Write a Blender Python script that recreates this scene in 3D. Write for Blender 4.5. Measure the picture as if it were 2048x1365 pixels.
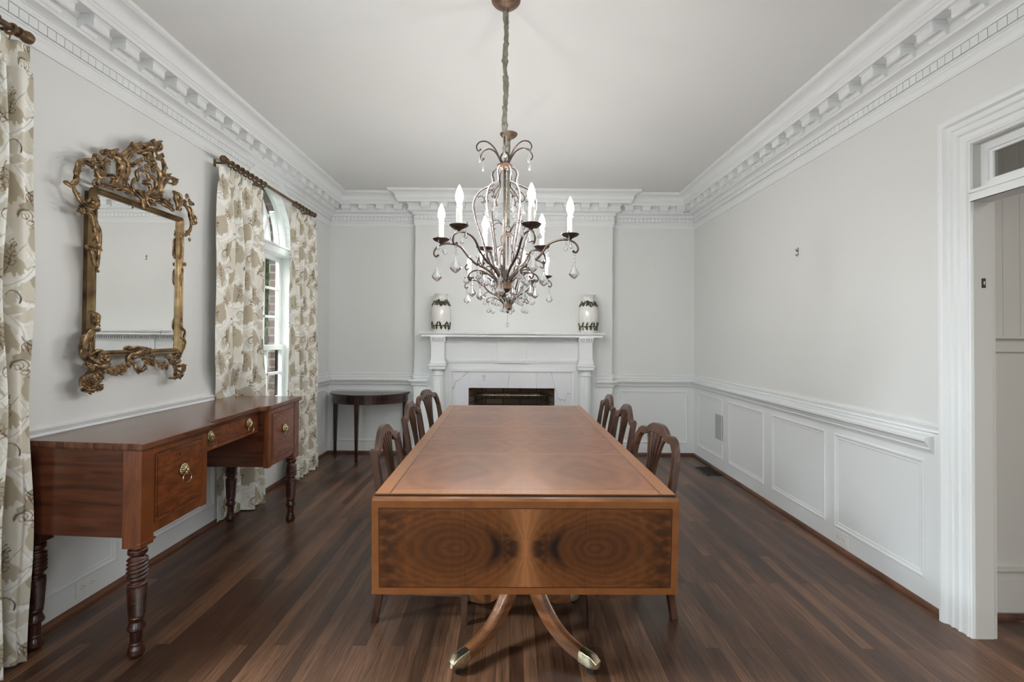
import bpy, math, random
import numpy as np
from mathutils import Vector, Matrix
random.seed(7); np.random.seed(7)
for o in list(bpy.data.objects): bpy.data.objects.remove(o, do_unlink=True)
SC = bpy.context.scene; COL = SC.collection
PI = math.pi
XL, XR, D, DB = -2.1175, 2.1073, 5.917, 5.802      # left wall, right wall, back wall, chimney breast face
BL, BR = -1.105, 1.137                              # chimney breast edges
CEIL = 2.969; REAR = -1.7
EYE = 1.35

# ------------------------------------------------------------------ camera
cd = bpy.data.cameras.new('camera'); cam = bpy.data.objects.new('camera', cd); COL.objects.link(cam)
cd.sensor_width = 36.0; cd.lens = 18.0; cd.shift_y = -22.2/2048; cd.clip_start = 0.05
cam.matrix_world = Matrix.Translation((0, 0, EYE)) @ Matrix.Rotation(PI/2+0.0142, 4, 'X') @ Matrix.Rotation(0.0072, 4, 'Z')
SC.camera = cam

# ------------------------------------------------------------------ world, daylight, added fill lamps, exposure
w = bpy.data.worlds.new('world'); SC.world = w; w.use_nodes = True
wn = w.node_tree.nodes; wl = w.node_tree.links
bg = wn['Background']; sky = wn.new('ShaderNodeTexSky'); sky.sky_type = 'NISHITA'
sky.sun_disc = False; sky.sun_elevation = math.radians(40); sky.sun_rotation = math.radians(200); sky.air_density = 1.0; sky.dust_density = 3.0
hs = wn.new('ShaderNodeHueSaturation'); hs.inputs['Saturation'].default_value = 0.45
wl.new(sky.outputs[0], hs.inputs['Color']); wl.new(hs.outputs[0], bg.inputs['Color']); bg.inputs['Strength'].default_value = 0.14
vs = SC.view_settings; vs.view_transform = 'Standard'; vs.look = 'None'; vs.gamma = 1.0; vs.use_curve_mapping = False; vs.exposure = 0.68

def area(name, loc, rot, sx, sy, power, col):
    l = bpy.data.lights.new(name, 'AREA'); l.shape = 'RECTANGLE'; l.size = sx; l.size_y = sy; l.energy = power; l.color = col
    o = bpy.data.objects.new(name, l); COL.objects.link(o); o.location = loc; o.rotation_euler = rot; return o
WIN_Y = (4.395, 1.20)                                # the two arched windows on the left wall
for i, wy in enumerate(WIN_Y):
    area('daylight_window', (XL-1.9, wy, 3.55), (0, math.radians(-52), 0), 1.9, 1.9, (110, 520)[i], (0.86, 0.93, 1.0)).data.spread = math.radians(105)
for i, wx in enumerate((-1.1, 1.1)):
    area('added_rear_fill', (wx, REAR-0.5, 1.6), (math.radians(84), 0, 0), 1.3, 2.2, 38, (0.93, 0.965, 1.0))  # fill lamps from behind the camera, outside the invented rear windows
area('added_hall_fill', (3.6, 0.2, 2.8), (0, 0, 0), 1.0, 1.5, 26, (1.0, 0.96, 0.92))  # added lamp under the hall ceiling, brightens the hall

# ------------------------------------------------------------------ colour and material helpers
def lin(c):
    c = c/255.0
    return c/12.92 if c <= 0.04045 else ((c+0.055)/1.055)**2.4
def rgb(r, g, b): return (lin(r), lin(g), lin(b), 1)
MATS = {}
def mat(name, col, rough=0.5, metal=0.0, spec=0.5, bump=0.0, bscale=60, coat=0.0, **kw):
    if name in MATS: return MATS[name]
    m = bpy.data.materials.new(name); m.use_nodes = True; MATS[name] = m
    n = m.node_tree.nodes; l = m.node_tree.links; b = n['Principled BSDF']
    b.inputs['Base Color'].default_value = col; b.inputs['Roughness'].default_value = rough; b.inputs['Metallic'].default_value = metal
    b.inputs['Specular IOR Level'].default_value = spec
    if coat: b.inputs['Coat Weight'].default_value = coat; b.inputs['Coat Roughness'].default_value = kw.get('coat_rough', 0.1)
    if bump:
        t = n.new('ShaderNodeTexNoise'); t.inputs['Scale'].default_value = bscale; t.inputs['Detail'].default_value = 3
        tc = n.new('ShaderNodeTexCoord'); l.new(tc.outputs['Object'], t.inputs['Vector'])
        bp = n.new('ShaderNodeBump'); bp.inputs['Strength'].default_value = bump; bp.inputs['Distance'].default_value = 0.002
        l.new(t.outputs['Fac'], bp.inputs['Height']); l.new(bp.outputs[0], b.inputs['Normal'])
    return m
def varied(name, c1, c2, rough, scale=(4, 4, 4), detail=6, dist=0.0, metal=0.0, coat=0.0, lo=0.35, hi=0.65, bump=0.0, coat_rough=0.12):
    """two-tone material driven by stretched noise in object space"""
    if name in MATS: return MATS[name]
    m = mat(name, c1, rough, metal, coat=coat, coat_rough=coat_rough); n = m.node_tree.nodes; l = m.node_tree.links; b = n['Principled BSDF']
    tc = n.new('ShaderNodeTexCoord'); mp = n.new('ShaderNodeMapping'); mp.inputs['Scale'].default_value = scale
    t = n.new('ShaderNodeTexNoise'); t.inputs['Scale'].default_value = 1.0; t.inputs['Detail'].default_value = detail; t.inputs['Distortion'].default_value = dist
    r = n.new('ShaderNodeValToRGB'); r.color_ramp.elements[0].position = lo; r.color_ramp.elements[1].position = hi
    r.color_ramp.elements[0].color = c1; r.color_ramp.elements[1].color = c2
    l.new(tc.outputs['Object'], mp.inputs['Vector']); l.new(mp.outputs[0], t.inputs['Vector']); l.new(t.outputs['Fac'], r.inputs['Fac']); l.new(r.outputs[0], b.inputs['Base Color'])
    if bump:
        bp = n.new('ShaderNodeBump'); bp.inputs['Strength'].default_value = bump; bp.inputs['Distance'].default_value = 0.002
        l.new(t.outputs['Fac'], bp.inputs['Height']); l.new(bp.outputs[0], b.inputs['Normal'])
    return m
def painted(name, rough=0.6, coat=0.0, spec=0.5, sheen=0.0):
    """base colour from the mesh attribute Col (figured veneer, printed cloth)"""
    m = mat(name, (1, 1, 1, 1), rough, spec=spec, coat=coat); n = m.node_tree.nodes; l = m.node_tree.links
    a = n.new('ShaderNodeAttribute'); a.attribute_name = 'Col'; l.new(a.outputs['Color'], n['Principled BSDF'].inputs['Base Color'])
    if sheen: n['Principled BSDF'].inputs['Sheen Weight'].default_value = sheen
    return m
WALL = mat('wall_paint', rgb(223, 224, 222), 0.55, bump=0.15, bscale=90)
TRIM = mat('trim_paint', rgb(229, 231, 231), 0.42)
CEILM = mat('ceiling_paint', rgb(226, 227, 225), 0.8, bump=0.1, bscale=60)
HALLM = mat('hall_paint', rgb(192, 190, 185), 0.6)
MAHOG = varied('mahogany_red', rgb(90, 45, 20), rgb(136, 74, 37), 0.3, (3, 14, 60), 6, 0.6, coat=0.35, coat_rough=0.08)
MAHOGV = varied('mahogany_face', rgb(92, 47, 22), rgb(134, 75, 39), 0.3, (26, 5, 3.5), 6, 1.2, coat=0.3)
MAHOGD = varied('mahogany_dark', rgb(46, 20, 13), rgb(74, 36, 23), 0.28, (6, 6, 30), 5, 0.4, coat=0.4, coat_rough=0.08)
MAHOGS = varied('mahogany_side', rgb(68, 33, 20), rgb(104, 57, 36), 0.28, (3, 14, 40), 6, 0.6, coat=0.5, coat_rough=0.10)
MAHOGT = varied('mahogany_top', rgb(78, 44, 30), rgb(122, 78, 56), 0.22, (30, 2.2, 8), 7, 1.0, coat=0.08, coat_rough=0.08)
CHAIRW = varied('chair_mahogany', rgb(56, 34, 25), rgb(94, 63, 47), 0.32, (14, 14, 5), 5, 0.5, coat=0.35)
DEMIW = varied('console_mahogany', rgb(34, 16, 11), rgb(58, 30, 22), 0.28, (5, 5, 24), 5, 0.5, coat=0.3)
YEWW = varied('table_edge_wood', rgb(98, 60, 33), rgb(132, 86, 53), 0.3, (5, 5, 40), 5, 0.5, coat=0.3)
INLAY = mat('stringing', rgb(112, 62, 32), 0.35)
EBONY_SHADE = mat('ebony_and_gap_shade', rgb(16, 8, 5), 0.6)  # ebony lines and keyholes, also the shadow strip in the leaf joint
BRASS = varied('aged_brass', rgb(160, 142, 104), rgb(214, 200, 166), 0.3, (60, 60, 60), 3, metal=1.0)
NICKEL = varied('worn_brass_caster', rgb(186, 170, 132), rgb(232, 224, 200), 0.28, (40, 40, 40), 3, metal=1.0)
GILT = varied('antique_gilt', rgb(66, 48, 36), rgb(176, 146, 106), 0.33, (34, 34, 34), 5, metal=0.75, lo=0.3, hi=0.72, bump=0.6)
GILTF = varied('gilt_moulding', rgb(98, 76, 52), rgb(172, 146, 106), 0.34, (12, 12, 12), 4, metal=0.8, lo=0.3, hi=0.7)
BRONZE = varied('bronze_metal', rgb(58, 48, 43), rgb(96, 82, 74), 0.42, (50, 50, 50), 4, metal=0.6)
COPPER = varied('copper_finish', rgb(98, 76, 62), rgb(136, 110, 92), 0.45, (30, 30, 30), 4, metal=0.5)
SILK = varied('green_silk', rgb(112, 109, 96), rgb(146, 142, 126), 0.55, (60, 60, 30), 4)
RODM = varied('rod_wood_gilt', rgb(78, 58, 38), rgb(122, 94, 62), 0.4, (20, 20, 20), 4, metal=0.3)
CANDLE = mat('candle_sleeve', rgb(238, 234, 222), 0.5)
SOCKW = mat('outlet_plastic', rgb(232, 230, 226), 0.35)
BLACK = mat('black_metal', rgb(26, 25, 24), 0.5)
CERAM = mat('white_glaze', rgb(228, 226, 222), 0.18, coat=0.5)
LEAFG = varied('glazed_leaf_green', rgb(40, 42, 26), rgb(84, 84, 54), 0.25, (60, 60, 60), 3, coat=0.4)
GREYP = mat('grey_grille', rgb(186, 190, 190), 0.5)
CREAM = mat('cream_upholstery', rgb(206, 198, 180), 0.8, bump=0.3, bscale=300)
SOOT = varied('sooty_brick', rgb(44, 36, 30), rgb(84, 66, 54), 0.9, (12, 12, 12), 4)
NAILM = mat('nail_steel', rgb(104, 102, 96), 0.4, metal=0.8)

def emis(name, col, s):
    m = bpy.data.materials.new(name); m.use_nodes = True; b = m.node_tree.nodes['Principled BSDF']
    b.inputs['Base Color'].default_value = col; b.inputs['Emission Color'].default_value = col; b.inputs['Emission Strength'].default_value = s; return m
BULB = emis('lit_bulb', (1.0, 0.98, 0.96, 1), 165)

def glassy(name, tint, gloss=0.12, rough=0.02):
    m = bpy.data.materials.new(name); m.use_nodes = True; n = m.node_tree.nodes; l = m.node_tree.links
    n.remove(n['Principled BSDF']); o = n['Material Output']
    tr = n.new('ShaderNodeBsdfTransparent'); tr.inputs[0].default_value = tint
    g = n.new('ShaderNodeBsdfGlossy'); g.inputs['Roughness'].default_value = rough
    mx = n.new('ShaderNodeMixShader'); lw = n.new('ShaderNodeLayerWeight'); lw.inputs['Blend'].default_value = 0.5
    pw = n.new('ShaderNodeMath'); pw.operation = 'POWER'; pw.inputs[1].default_value = 4.0; l.new(lw.outputs['Facing'], pw.inputs[0]); ad = n.new('ShaderNodeMath'); ad.operation = 'MULTIPLY_ADD'; ad.inputs[1].default_value = 0.5; ad.inputs[2].default_value = gloss*0.2; l.new(pw.outputs[0], ad.inputs[0]); l.new(ad.outputs[0], mx.inputs[0]); l.new(tr.outputs[0], mx.inputs[1]); l.new(g.outputs[0], mx.inputs[2]); l.new(mx.outputs[0], o.inputs['Surface']); return m
PANE = glassy('window_glass', (0.96, 0.98, 0.97, 1), 0.25)
m = bpy.data.materials.new('cut_crystal'); m.use_nodes = True; CRYST = m
b = m.node_tree.nodes['Principled BSDF']; b.inputs['Base Color'].default_value = (0.96, 0.97, 0.98, 1); b.inputs['Transmission Weight'].default_value = 0.9
b.inputs['Roughness'].default_value = 0.03; b.inputs['IOR'].default_value = 1.55
BEAD = mat('glass_bead', rgb(232, 234, 236), 0.12); BEAD.node_tree.nodes['Principled BSDF'].inputs['Transmission Weight'].default_value = 0.45
FROST = glassy('transom_glass', (0.62, 0.61, 0.59, 1), 0.3, 0.3)
m = bpy.data.materials.new('mirror_silver'); m.use_nodes = True; MIRR = m
b = m.node_tree.nodes['Principled BSDF']; b.inputs['Base Color'].default_value = (0.90, 0.90, 0.885, 1); b.inputs['Metallic'].default_value = 1; b.inputs['Roughness'].default_value = 0.012

# floor: narrow dark oak strips running towards the fireplace
m = bpy.data.materials.new('oak_strip_floor'); m.use_nodes = True; FLOORM = m; n = m.node_tree.nodes; l = m.node_tree.links; b = n['Principled BSDF']
tc = n.new('ShaderNodeTexCoord'); mp = n.new('ShaderNodeMapping'); mp.inputs['Rotation'].default_value = (0, 0, PI/2)
br = n.new('ShaderNodeTexBrick'); br.offset = 0.37; br.offset_frequency = 3; br.inputs['Scale'].default_value = 1.0; br.inputs['Brick Width'].default_value = 0.95; br.inputs['Row Height'].default_value = 0.057
br.inputs['Mortar Size'].default_value = 0.0007; br.inputs['Mortar Smooth'].default_value = 0.2; br.inputs['Bias'].default_value = 0.0
br.inputs['Color1'].default_value = (0, 0, 0, 1); br.inputs['Color2'].default_value = (1, 1, 1, 1); br.inputs['Mortar'].default_value = (0, 0, 0, 1)
l.new(tc.outputs['Object'], mp.inputs['Vector']); l.new(mp.outputs[0], br.inputs['Vector'])
r1 = n.new('ShaderNodeValToRGB'); e = r1.color_ramp.elements; e[0].color = rgb(70, 48, 36); e[0].position = 0.0; e[1].color = rgb(120, 88, 67); e[1].position = 1.0
x = r1.color_ramp.elements.new(0.5); x.color = rgb(96, 68, 51)
l.new(br.outputs['Color'], r1.inputs['Fac'])
mp2 = n.new('ShaderNodeMapping'); mp2.inputs['Scale'].default_value = (120, 4.5, 1); gn = n.new('ShaderNodeTexNoise'); gn.inputs['Scale'].default_value = 1; gn.inputs['Detail'].default_value = 8; gn.inputs['Distortion'].default_value = 0.7
l.new(tc.outputs['Object'], mp2.inputs['Vector']); l.new(mp2.outputs[0], gn.inputs['Vector'])
mp3 = n.new('ShaderNodeMapping'); mp3.inputs['Scale'].default_value = (7, 1.3, 1); gn2 = n.new('ShaderNodeTexNoise'); gn2.inputs['Scale'].default_value = 1; gn2.inputs['Detail'].default_value = 4
l.new(tc.outputs['Object'], mp3.inputs['Vector']); l.new(mp3.outputs[0], gn2.inputs['Vector'])
r2 = n.new('ShaderNodeValToRGB'); r2.color_ramp.elements[0].color = (0.50, 0.48, 0.46, 1); r2.color_ramp.elements[0].position = 0.30; r2.color_ramp.elements[1].color = (1.22, 1.2, 1.18, 1); r2.color_ramp.elements[1].position = 0.68
l.new(gn.outputs['Fac'], r2.inputs['Fac'])
r3 = n.new('ShaderNodeValToRGB'); r3.color_ramp.elements[0].color = (0.55, 0.53, 0.52, 1); r3.color_ramp.elements[0].position = 0.3; r3.color_ramp.elements[1].color = (1.25, 1.2, 1.15, 1); r3.color_ramp.elements[1].position = 0.7
l.new(gn2.outputs['Fac'], r3.inputs['Fac'])
def mul(a, c):
    q = n.new('ShaderNodeMix'); q.data_type = 'RGBA'; q.blend_type = 'MULTIPLY'; q.inputs[0].default_value = 1.0
    l.new(a, q.inputs[6]); l.new(c, q.inputs[7]); return q.outputs[2]
c = mul(mul(r1.outputs[0], r2.outputs[0]), r3.outputs[0])
mr = n.new('ShaderNodeMix'); mr.data_type = 'RGBA'; mr.inputs[7].default_value = rgb(18, 11, 8)
l.new(br.outputs['Fac'], mr.inputs[0]); l.new(c, mr.inputs[6]); l.new(mr.outputs[2], b.inputs['Base Color'])
b.inputs['Roughness'].default_value = 0.36; b.inputs['Specular IOR Level'].default_value = 0.5
bp = n.new('ShaderNodeBump'); bp.inputs['Strength'].default_value = 0.12; bp.inputs['Distance'].default_value = 0.001; l.new(gn.outputs['Fac'], bp.inputs['Height']); l.new(bp.outputs[0], b.inputs['Normal'])
# bricks outside
def brickmat(name, c1, c2, mo, sc=1.0, rot=None):
    m = mat(name, c1, 0.85); n = m.node_tree.nodes; l = m.node_tree.links; tc = n.new('ShaderNodeTexCoord'); mp = n.new('ShaderNodeMapping')
    if rot: mp.inputs['Rotation'].default_value = rot
    br = n.new('ShaderNodeTexBrick'); br.inputs['Scale'].default_value = sc; br.inputs['Brick Width'].default_value = 0.21; br.inputs['Row Height'].default_value = 0.075; br.inputs['Mortar Size'].default_value = 0.007
    br.inputs['Color1'].default_value = c1; br.inputs['Color2'].default_value = c2; br.inputs['Mortar'].default_value = mo
    l.new(tc.outputs['Object'], mp.inputs['Vector']); l.new(mp.outputs[0], br.inputs['Vector']); l.new(br.outputs['Color'], n['Principled BSDF'].inputs['Base Color']); return m
BRICK = brickmat('red_brick', rgb(86, 58, 50), rgb(62, 44, 40), rgb(112, 106, 100), rot=(PI/2, 0, 0))
FIREB = brickmat('firebrick', rgb(150, 124, 102), rgb(112, 94, 80), rgb(70, 62, 56), rot=(PI/2, 0, 0))
# marble slips
m = mat('veined_marble', rgb(224, 225, 228), 0.22, coat=0.2); MARBLE = m; n = m.node_tree.nodes; l = m.node_tree.links
tc = n.new('ShaderNodeTexCoord'); mp = n.new('ShaderNodeMapping'); mp.inputs['Scale'].default_value = (1.5, 1, 0.45); mp.inputs['Location'].default_value = (3.37, 0, 1.71); wv = n.new('ShaderNodeTexNoise'); wv.inputs['Scale'].default_value = 1.7; wv.inputs['Detail'].default_value = 4; wv.inputs['Distortion'].default_value = 0.4
r = n.new('ShaderNodeValToRGB'); e = r.color_ramp.elements; e[0].position = 0.493; e[0].color = rgb(226, 227, 230); e[1].position = 0.507; e[1].color = rgb(222, 223, 227); q = e.new(0.5); q.color = rgb(176, 177, 183)
l.new(tc.outputs['Object'], mp.inputs['Vector']); l.new(mp.outputs[0], wv.inputs['Vector']); l.new(wv.outputs['Fac'], r.inputs['Fac']); l.new(r.outputs[0], n['Principled BSDF'].inputs['Base Color'])
# foliage
FOL = varied('leaf_green', rgb(52, 88, 30), rgb(112, 148, 66), 0.6, (2, 2, 2), 3)
FOLD = varied('leaf_dark_green', rgb(28, 52, 22), rgb(64, 92, 40), 0.6, (2, 2, 2), 3)
BARK = varied('bark', rgb(46, 38, 32), rgb(78, 66, 56), 0.9, (8, 8, 2), 4)
GRASS = varied('lawn', rgb(62, 84, 40), rgb(98, 116, 62), 0.9, (3, 3, 3), 4)

# ------------------------------------------------------------------ mesh builder
class MB:
    def __init__(s): s.v = []; s.f = []; s.mi = []; s.sm = []; s.cur = 0; s.smooth = False
    def add(s, vs, fs, smooth=None):
        o = len(s.v); s.v += [tuple(p) for p in vs]
        for f in fs: s.f.append(tuple(i+o for i in f)); s.mi.append(s.cur); s.sm.append(s.smooth if smooth is None else smooth)
    def box(s, x0, x1, y0, y1, z0, z1):
        v = [(x0,y0,z0),(x1,y0,z0),(x1,y1,z0),(x0,y1,z0),(x0,y0,z1),(x1,y0,z1),(x1,y1,z1),(x0,y1,z1)]
        s.add(v, [(3,2,1,0),(4,5,6,7),(0,1,5,4),(1,2,6,5),(2,3,7,6),(3,0,4,7)], False)
    def poly(s, pts, axis_vec):
        """extrude a planar polygon (3-D pts) along a vector"""
        a = Vector(axis_vec); n = len(pts); v = [Vector(p) for p in pts]; v += [p+a for p in v]
        s.add(v, [tuple(range(n))[::-1], tuple(range(n, 2*n))] + [(i, (i+1) % n, n+(i+1) % n, n+i) for i in range(n)], False)
    def lathe(s, prof, seg=24, c=(0,0,0), axis='Z', fn=None, cap=True):
        v = []; fs = []; n = len(prof)
        for i in range(seg):
            a = 2*PI*i/seg; ca, sa = math.cos(a), math.sin(a)
            for (r, z) in prof:
                rr = r if fn is None else r*fn(a, z)
                p = {'Z': (rr*ca, rr*sa, z), 'X': (z, rr*ca, rr*sa), 'Y': (rr*ca, z, rr*sa)}[axis]
                v.append((c[0]+p[0], c[1]+p[1], c[2]+p[2]))
        for i in range(seg):
            j = (i+1) % seg
            for k in range(n-1):
                q = (i*n+k, j*n+k, j*n+k+1, i*n+k+1); fs.append(q)
        if cap:
            if prof[0][0] > 1e-6: fs.append(tuple(i*n for i in range(seg))[::-1])
            if prof[-1][0] > 1e-6: fs.append(tuple(i*n+n-1 for i in range(seg)))
        s.add(v, fs, True)
    def frames(s, pts, up=None):
        P = [Vector(p) for p in pts]; n = len(P); out = []; prev = None
        for i in range(n):
            t = (P[min(i+1, n-1)]-P[max(i-1, 0)]); t = t.normalized() if t.length > 1e-9 else Vector((0,0,1))
            if up is not None: u = Vector(up); u = (u-t*u.dot(t))
            elif prev is None:
                u = Vector((0,0,1)) if abs(t.z) < 0.9 else Vector((1,0,0)); u = u-t*u.dot(t)
            else: u = prev-t*prev.dot(t)
            u = u.normalized() if u.length > 1e-6 else t.orthogonal().normalized()
            prev = u; out.append((P[i], t, u, t.cross(u)))
        return out
    def tube(s, pts, r, seg=8, up=None, sec=None, smooth=True, cap=True, flat=1.0):
        """round (or custom section) tube; r scalar or list; sec = list of unit (a,b)"""
        n = len(pts); R = r if isinstance(r, (list, tuple)) else [r]*n
        S = sec or [(math.cos(2*PI*k/seg), math.sin(2*PI*k/seg)) for k in range(seg)]; m = len(S); v = []
        for (P, t, u, w), rr in zip(s.frames(pts, up), R):
            for a, b_ in S: v.append(P+u*(a*rr*flat)+w*(b_*rr))
        fs = [(i*m+k, i*m+(k+1) % m, (i+1)*m+(k+1) % m, (i+1)*m+k) for i in range(n-1) for k in range(m)]
        if cap: fs += [tuple(range(m))[::-1], tuple((n-1)*m+k for k in range(m))]
        s.add(v, fs, smooth)
    def ball(s, c, r, seg=10, rings=6, sc=(1,1,1)):
        prof = [(max(1e-7, r*math.sin(PI*k/rings)), -r*math.cos(PI*k/rings)) for k in range(rings+1)]
        v0 = len(s.v); s.lathe(prof, seg, (0,0,0), cap=False)
        for i in range(v0, len(s.v)):
            p = s.v[i]; s.v[i] = (c[0]+p[0]*sc[0], c[1]+p[1]*sc[1], c[2]+p[2]*sc[2])
    def sweep(s, path, prof, N, closed=False, smooth=False, cap=True):
        """moulding: prof = [(lateral,out)], lateral measured to the left of travel seen against N"""
        P = [Vector(p) for p in path]; N = Vector(N).normalized(); n = len(P); v = []; m = len(prof)
        for i in range(n):
            a = (P[i]-P[i-1]) if (closed or i > 0) else None; b_ = (P[(i+1) % n]-P[i]) if (closed or i < n-1) else None
            if a is None: a = b_
            if b_ is None: b_ = a
            La = N.cross(a.normalized()); Lb = N.cross(b_.normalized()); M = (La+Lb)/max(0.2, 1+La.dot(Lb))
            for (q, h) in prof: v.append(P[i]+M*q+N*h)
        fs = []
        for i in range(n if closed else n-1):
            j = (i+1) % n
            for k in range(m-1): fs.append((i*m+k, j*m+k, j*m+k+1, i*m+k+1))
        if cap and not closed: fs += [tuple(range(m)), tuple((n-1)*m+k for k in range(m))[::-1]]
        s.add(v, fs, smooth)
    def xform(s, M, start=0):
        for i in range(start, len(s.v)): s.v[i] = tuple(M @ Vector(s.v[i]))
    def build(s, name, mats, parent=None, bevel=0, sharp=35, col=None, weld=False):
        me = bpy.data.meshes.new(name); me.from_pydata(s.v, [], s.f); me.update()
        if not isinstance(mats, (list, tuple)): mats = [mats]
        for mm in mats: me.materials.append(mm)
        me.polygons.foreach_set('material_index', s.mi); me.polygons.foreach_set('use_smooth', s.sm)
        if any(s.sm):
            try: me.set_sharp_from_angle(angle=math.radians(sharp))
            except Exception: pass
        if col is not None:
            at_ = me.attributes.new('Col', 'FLOAT_COLOR', 'POINT'); at_.data.foreach_set('color', np.asarray(col, dtype=np.float32).ravel())
        o = bpy.data.objects.new(name, me); COL.objects.link(o)
        if parent is not None: o.parent = parent
        if bevel:
            bm_ = o.modifiers.new('bevel', 'BEVEL'); bm_.width = bevel; bm_.segments = 2; bm_.limit_method = 'ANGLE'; bm_.angle_limit = math.radians(40)
        return o
def thing(name, label, cat, loc=(0,0,0), rz=0, group=None):
    o = bpy.data.objects.new(name, None); COL.objects.link(o); o.empty_display_size = 0.05
    o.location = loc; o.rotation_euler = (0, 0, rz); o['label'] = label; o['category'] = cat
    if group: o['group'] = group
    return o
def tag(o, label, cat, group=None):
    o['label'] = label; o['category'] = cat
    if group: o['group'] = group
    return o
def struct(o, label=None):
    o['kind'] = 'structure'
    if label: o['label'] = label
    return o
def dup(o, parent=None, loc=None, rz=None, label=None):
    c = o.copy(); COL.objects.link(c)
    if parent is not None: c.parent = parent
    if loc is not None: c.location = loc
    if rz is not None: c.rotation_euler = (0, 0, rz)
    if label: c['label'] = label
    for ch in list(o.children): dup(ch, c)
    return c
def smooth_path(pts, k=6, closed=False):
    """Catmull-Rom"""
    P = [Vector(p) if len(p) == 3 else Vector((p[0], p[1], 0)) for p in pts]; n = len(P); out = []
    for i in range(n-1):
        p0 = P[max(i-1, 0)]; p1 = P[i]; p2 = P[i+1]; p3 = P[min(i+2, n-1)]
        for j in range(k):
            t = j/k; out.append(0.5*((2*p1)+(p2-p0)*t+(2*p0-5*p1+4*p2-p3)*t*t+(3*p1-p0-3*p2+p3)*t*t*t))
    out.append(P[-1]); return out
# ================================================================== ROOM SHELL
HX = 4.3                                            # far side of the hall beyond the right-hand doorway
DO0, DO1, DOZ = 1.20, 2.335, 2.25                   # doorway opening on the right wall (Y range, top of transom opening)
WT = 0.08
b = MB(); b.box(XL-0.3, HX, REAR-0.2, D+0.8, -0.08, 0.0); struct(b.build('floor', FLOORM))
b = MB(); b.box(XL-0.3, HX, REAR-0.2, D+0.3, CEIL, CEIL+0.1); struct(b.build('ceiling', CEILM))
# left wall with two arched windows
OH = 0.50; ZS, ZT = 0.72, 2.10                      # half width, sill, springing
def arch(cy, hw, zs, rr, n=14, apex=None):
    """pointed arch (right springing to left) as (y,z); each side is an arc struck from across the centre line"""
    off = rr-hw; tt = math.acos(off/rr); R = []
    for i in range(n+1):
        a = tt*i/n; R.append((cy-off+rr*math.cos(a), zs+rr*math.sin(a)))
    L = [(2*cy-y, z) for y, z in R[:-1]][::-1]
    return R+L
b = MB(); X0, X1 = XL-0.10, XL
ys = [REAR-0.2]+sum([[c-OH, c+OH] for c in sorted(WIN_Y)], [])+[D+0.3]
for i in range(0, len(ys), 2): b.box(X0, X1, ys[i], ys[i+1], 0, CEIL)
for c in WIN_Y:
    b.box(X0, X1, c-OH, c+OH, 0, ZS)
    A = arch(c, OH, ZT, 0.62); zt = max(z for _, z in A)
    right = [(y, z) for y, z in A if y >= c-1e-6]; left = [(y, z) for y, z in A if y <= c+1e-6]
    b.poly([(X0, y, z) for y, z in right]+[(X0, c, CEIL), (X0, c+OH, CEIL)], (X1-X0, 0, 0))
    b.poly([(X0, y, z) for y, z in left]+[(X0, c-OH, CEIL), (X0, c, CEIL)], (X1-X0, 0, 0))
struct(b.build('wall_left', WALL))
# right wall with the doorway
b = MB(); b.box(XR, XR+WT, DO1, D+0.3, 0, CEIL); b.box(XR, XR+WT, REAR-0.2, DO0, 0, CEIL); b.box(XR, XR+WT, DO0, DO1, DOZ, CEIL)
struct(b.build('wall_right', WALL))
# back wall with fireplace hole
FO = 0.48; FZ = 0.78
b = MB(); b.box(XL-0.22, BL, D, D+0.3, 0, CEIL); b.box(BR, XR+WT, D, D+0.3, 0, CEIL)
b.box(BL, -FO, DB, D+0.3, 0, CEIL); b.box(FO, BR, DB, D+0.3, 0, CEIL); b.box(-FO, FO, DB, D+0.3, FZ, CEIL)
struct(b.build('wall_back', WALL))
# rear wall (behind the camera) with two tall windows added to let in light
b = MB(); ry0, ry1 = REAR-0.2, REAR
for xa, xb in ((XL-0.22, -1.7), (-0.5, 0.5), (1.7, HX)): b.box(xa, xb, ry0, ry1, 0, CEIL)
for xa, xb in ((-1.7, -0.5), (0.5, 1.7)): b.box(xa, xb, ry0, ry1, 0, 0.6); b.box(xa, xb, ry0, ry1, 2.4, CEIL)
struct(b.build('wall_rear', WALL))
# hall beyond the doorway
b = MB(); hy = 2.52
b.box(XR+WT, HX, hy, hy+0.1, 0, CEIL); struct(b.build('wall_hall', HALLM))
b = MB(); b.box(HX, HX+0.1, REAR-0.2, hy+0.1, 0, CEIL); struct(b.build('wall_hall_side', HALLM))
b = MB()                                            # hall panelling: cap rail, band, plinth and thin vertical boards
b.box(XR+WT, HX, hy-0.012, hy, 1.295, 1.368); b.box(XR+WT, HX, hy-0.032, hy, 1.360, 1.376)
b.box(XR+WT, HX, hy-0.014, hy, 0.03, 0.185); b.box(XR+WT, HX, hy-0.012, hy, 0.185, 0.235); b.box(XR+WT, HX, hy-0.026, hy, 0.232, 0.246)
for k in range(24): b.box(XR+WT+0.06+0.085*k, XR+WT+0.063+0.085*k, hy-0.0012, hy, 1.376, CEIL)
struct(b.build('trim_1', HALLM))
b = MB(); b.sweep([(HX, hy-0.014, 0), (XR+WT, hy-0.014, 0)], [(0, 0), (0.018, 0), (0.016, 0.012), (0, 0.022)], (0, 0, 1)); struct(b.build('baseboard_hall', CHAIRW))

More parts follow.
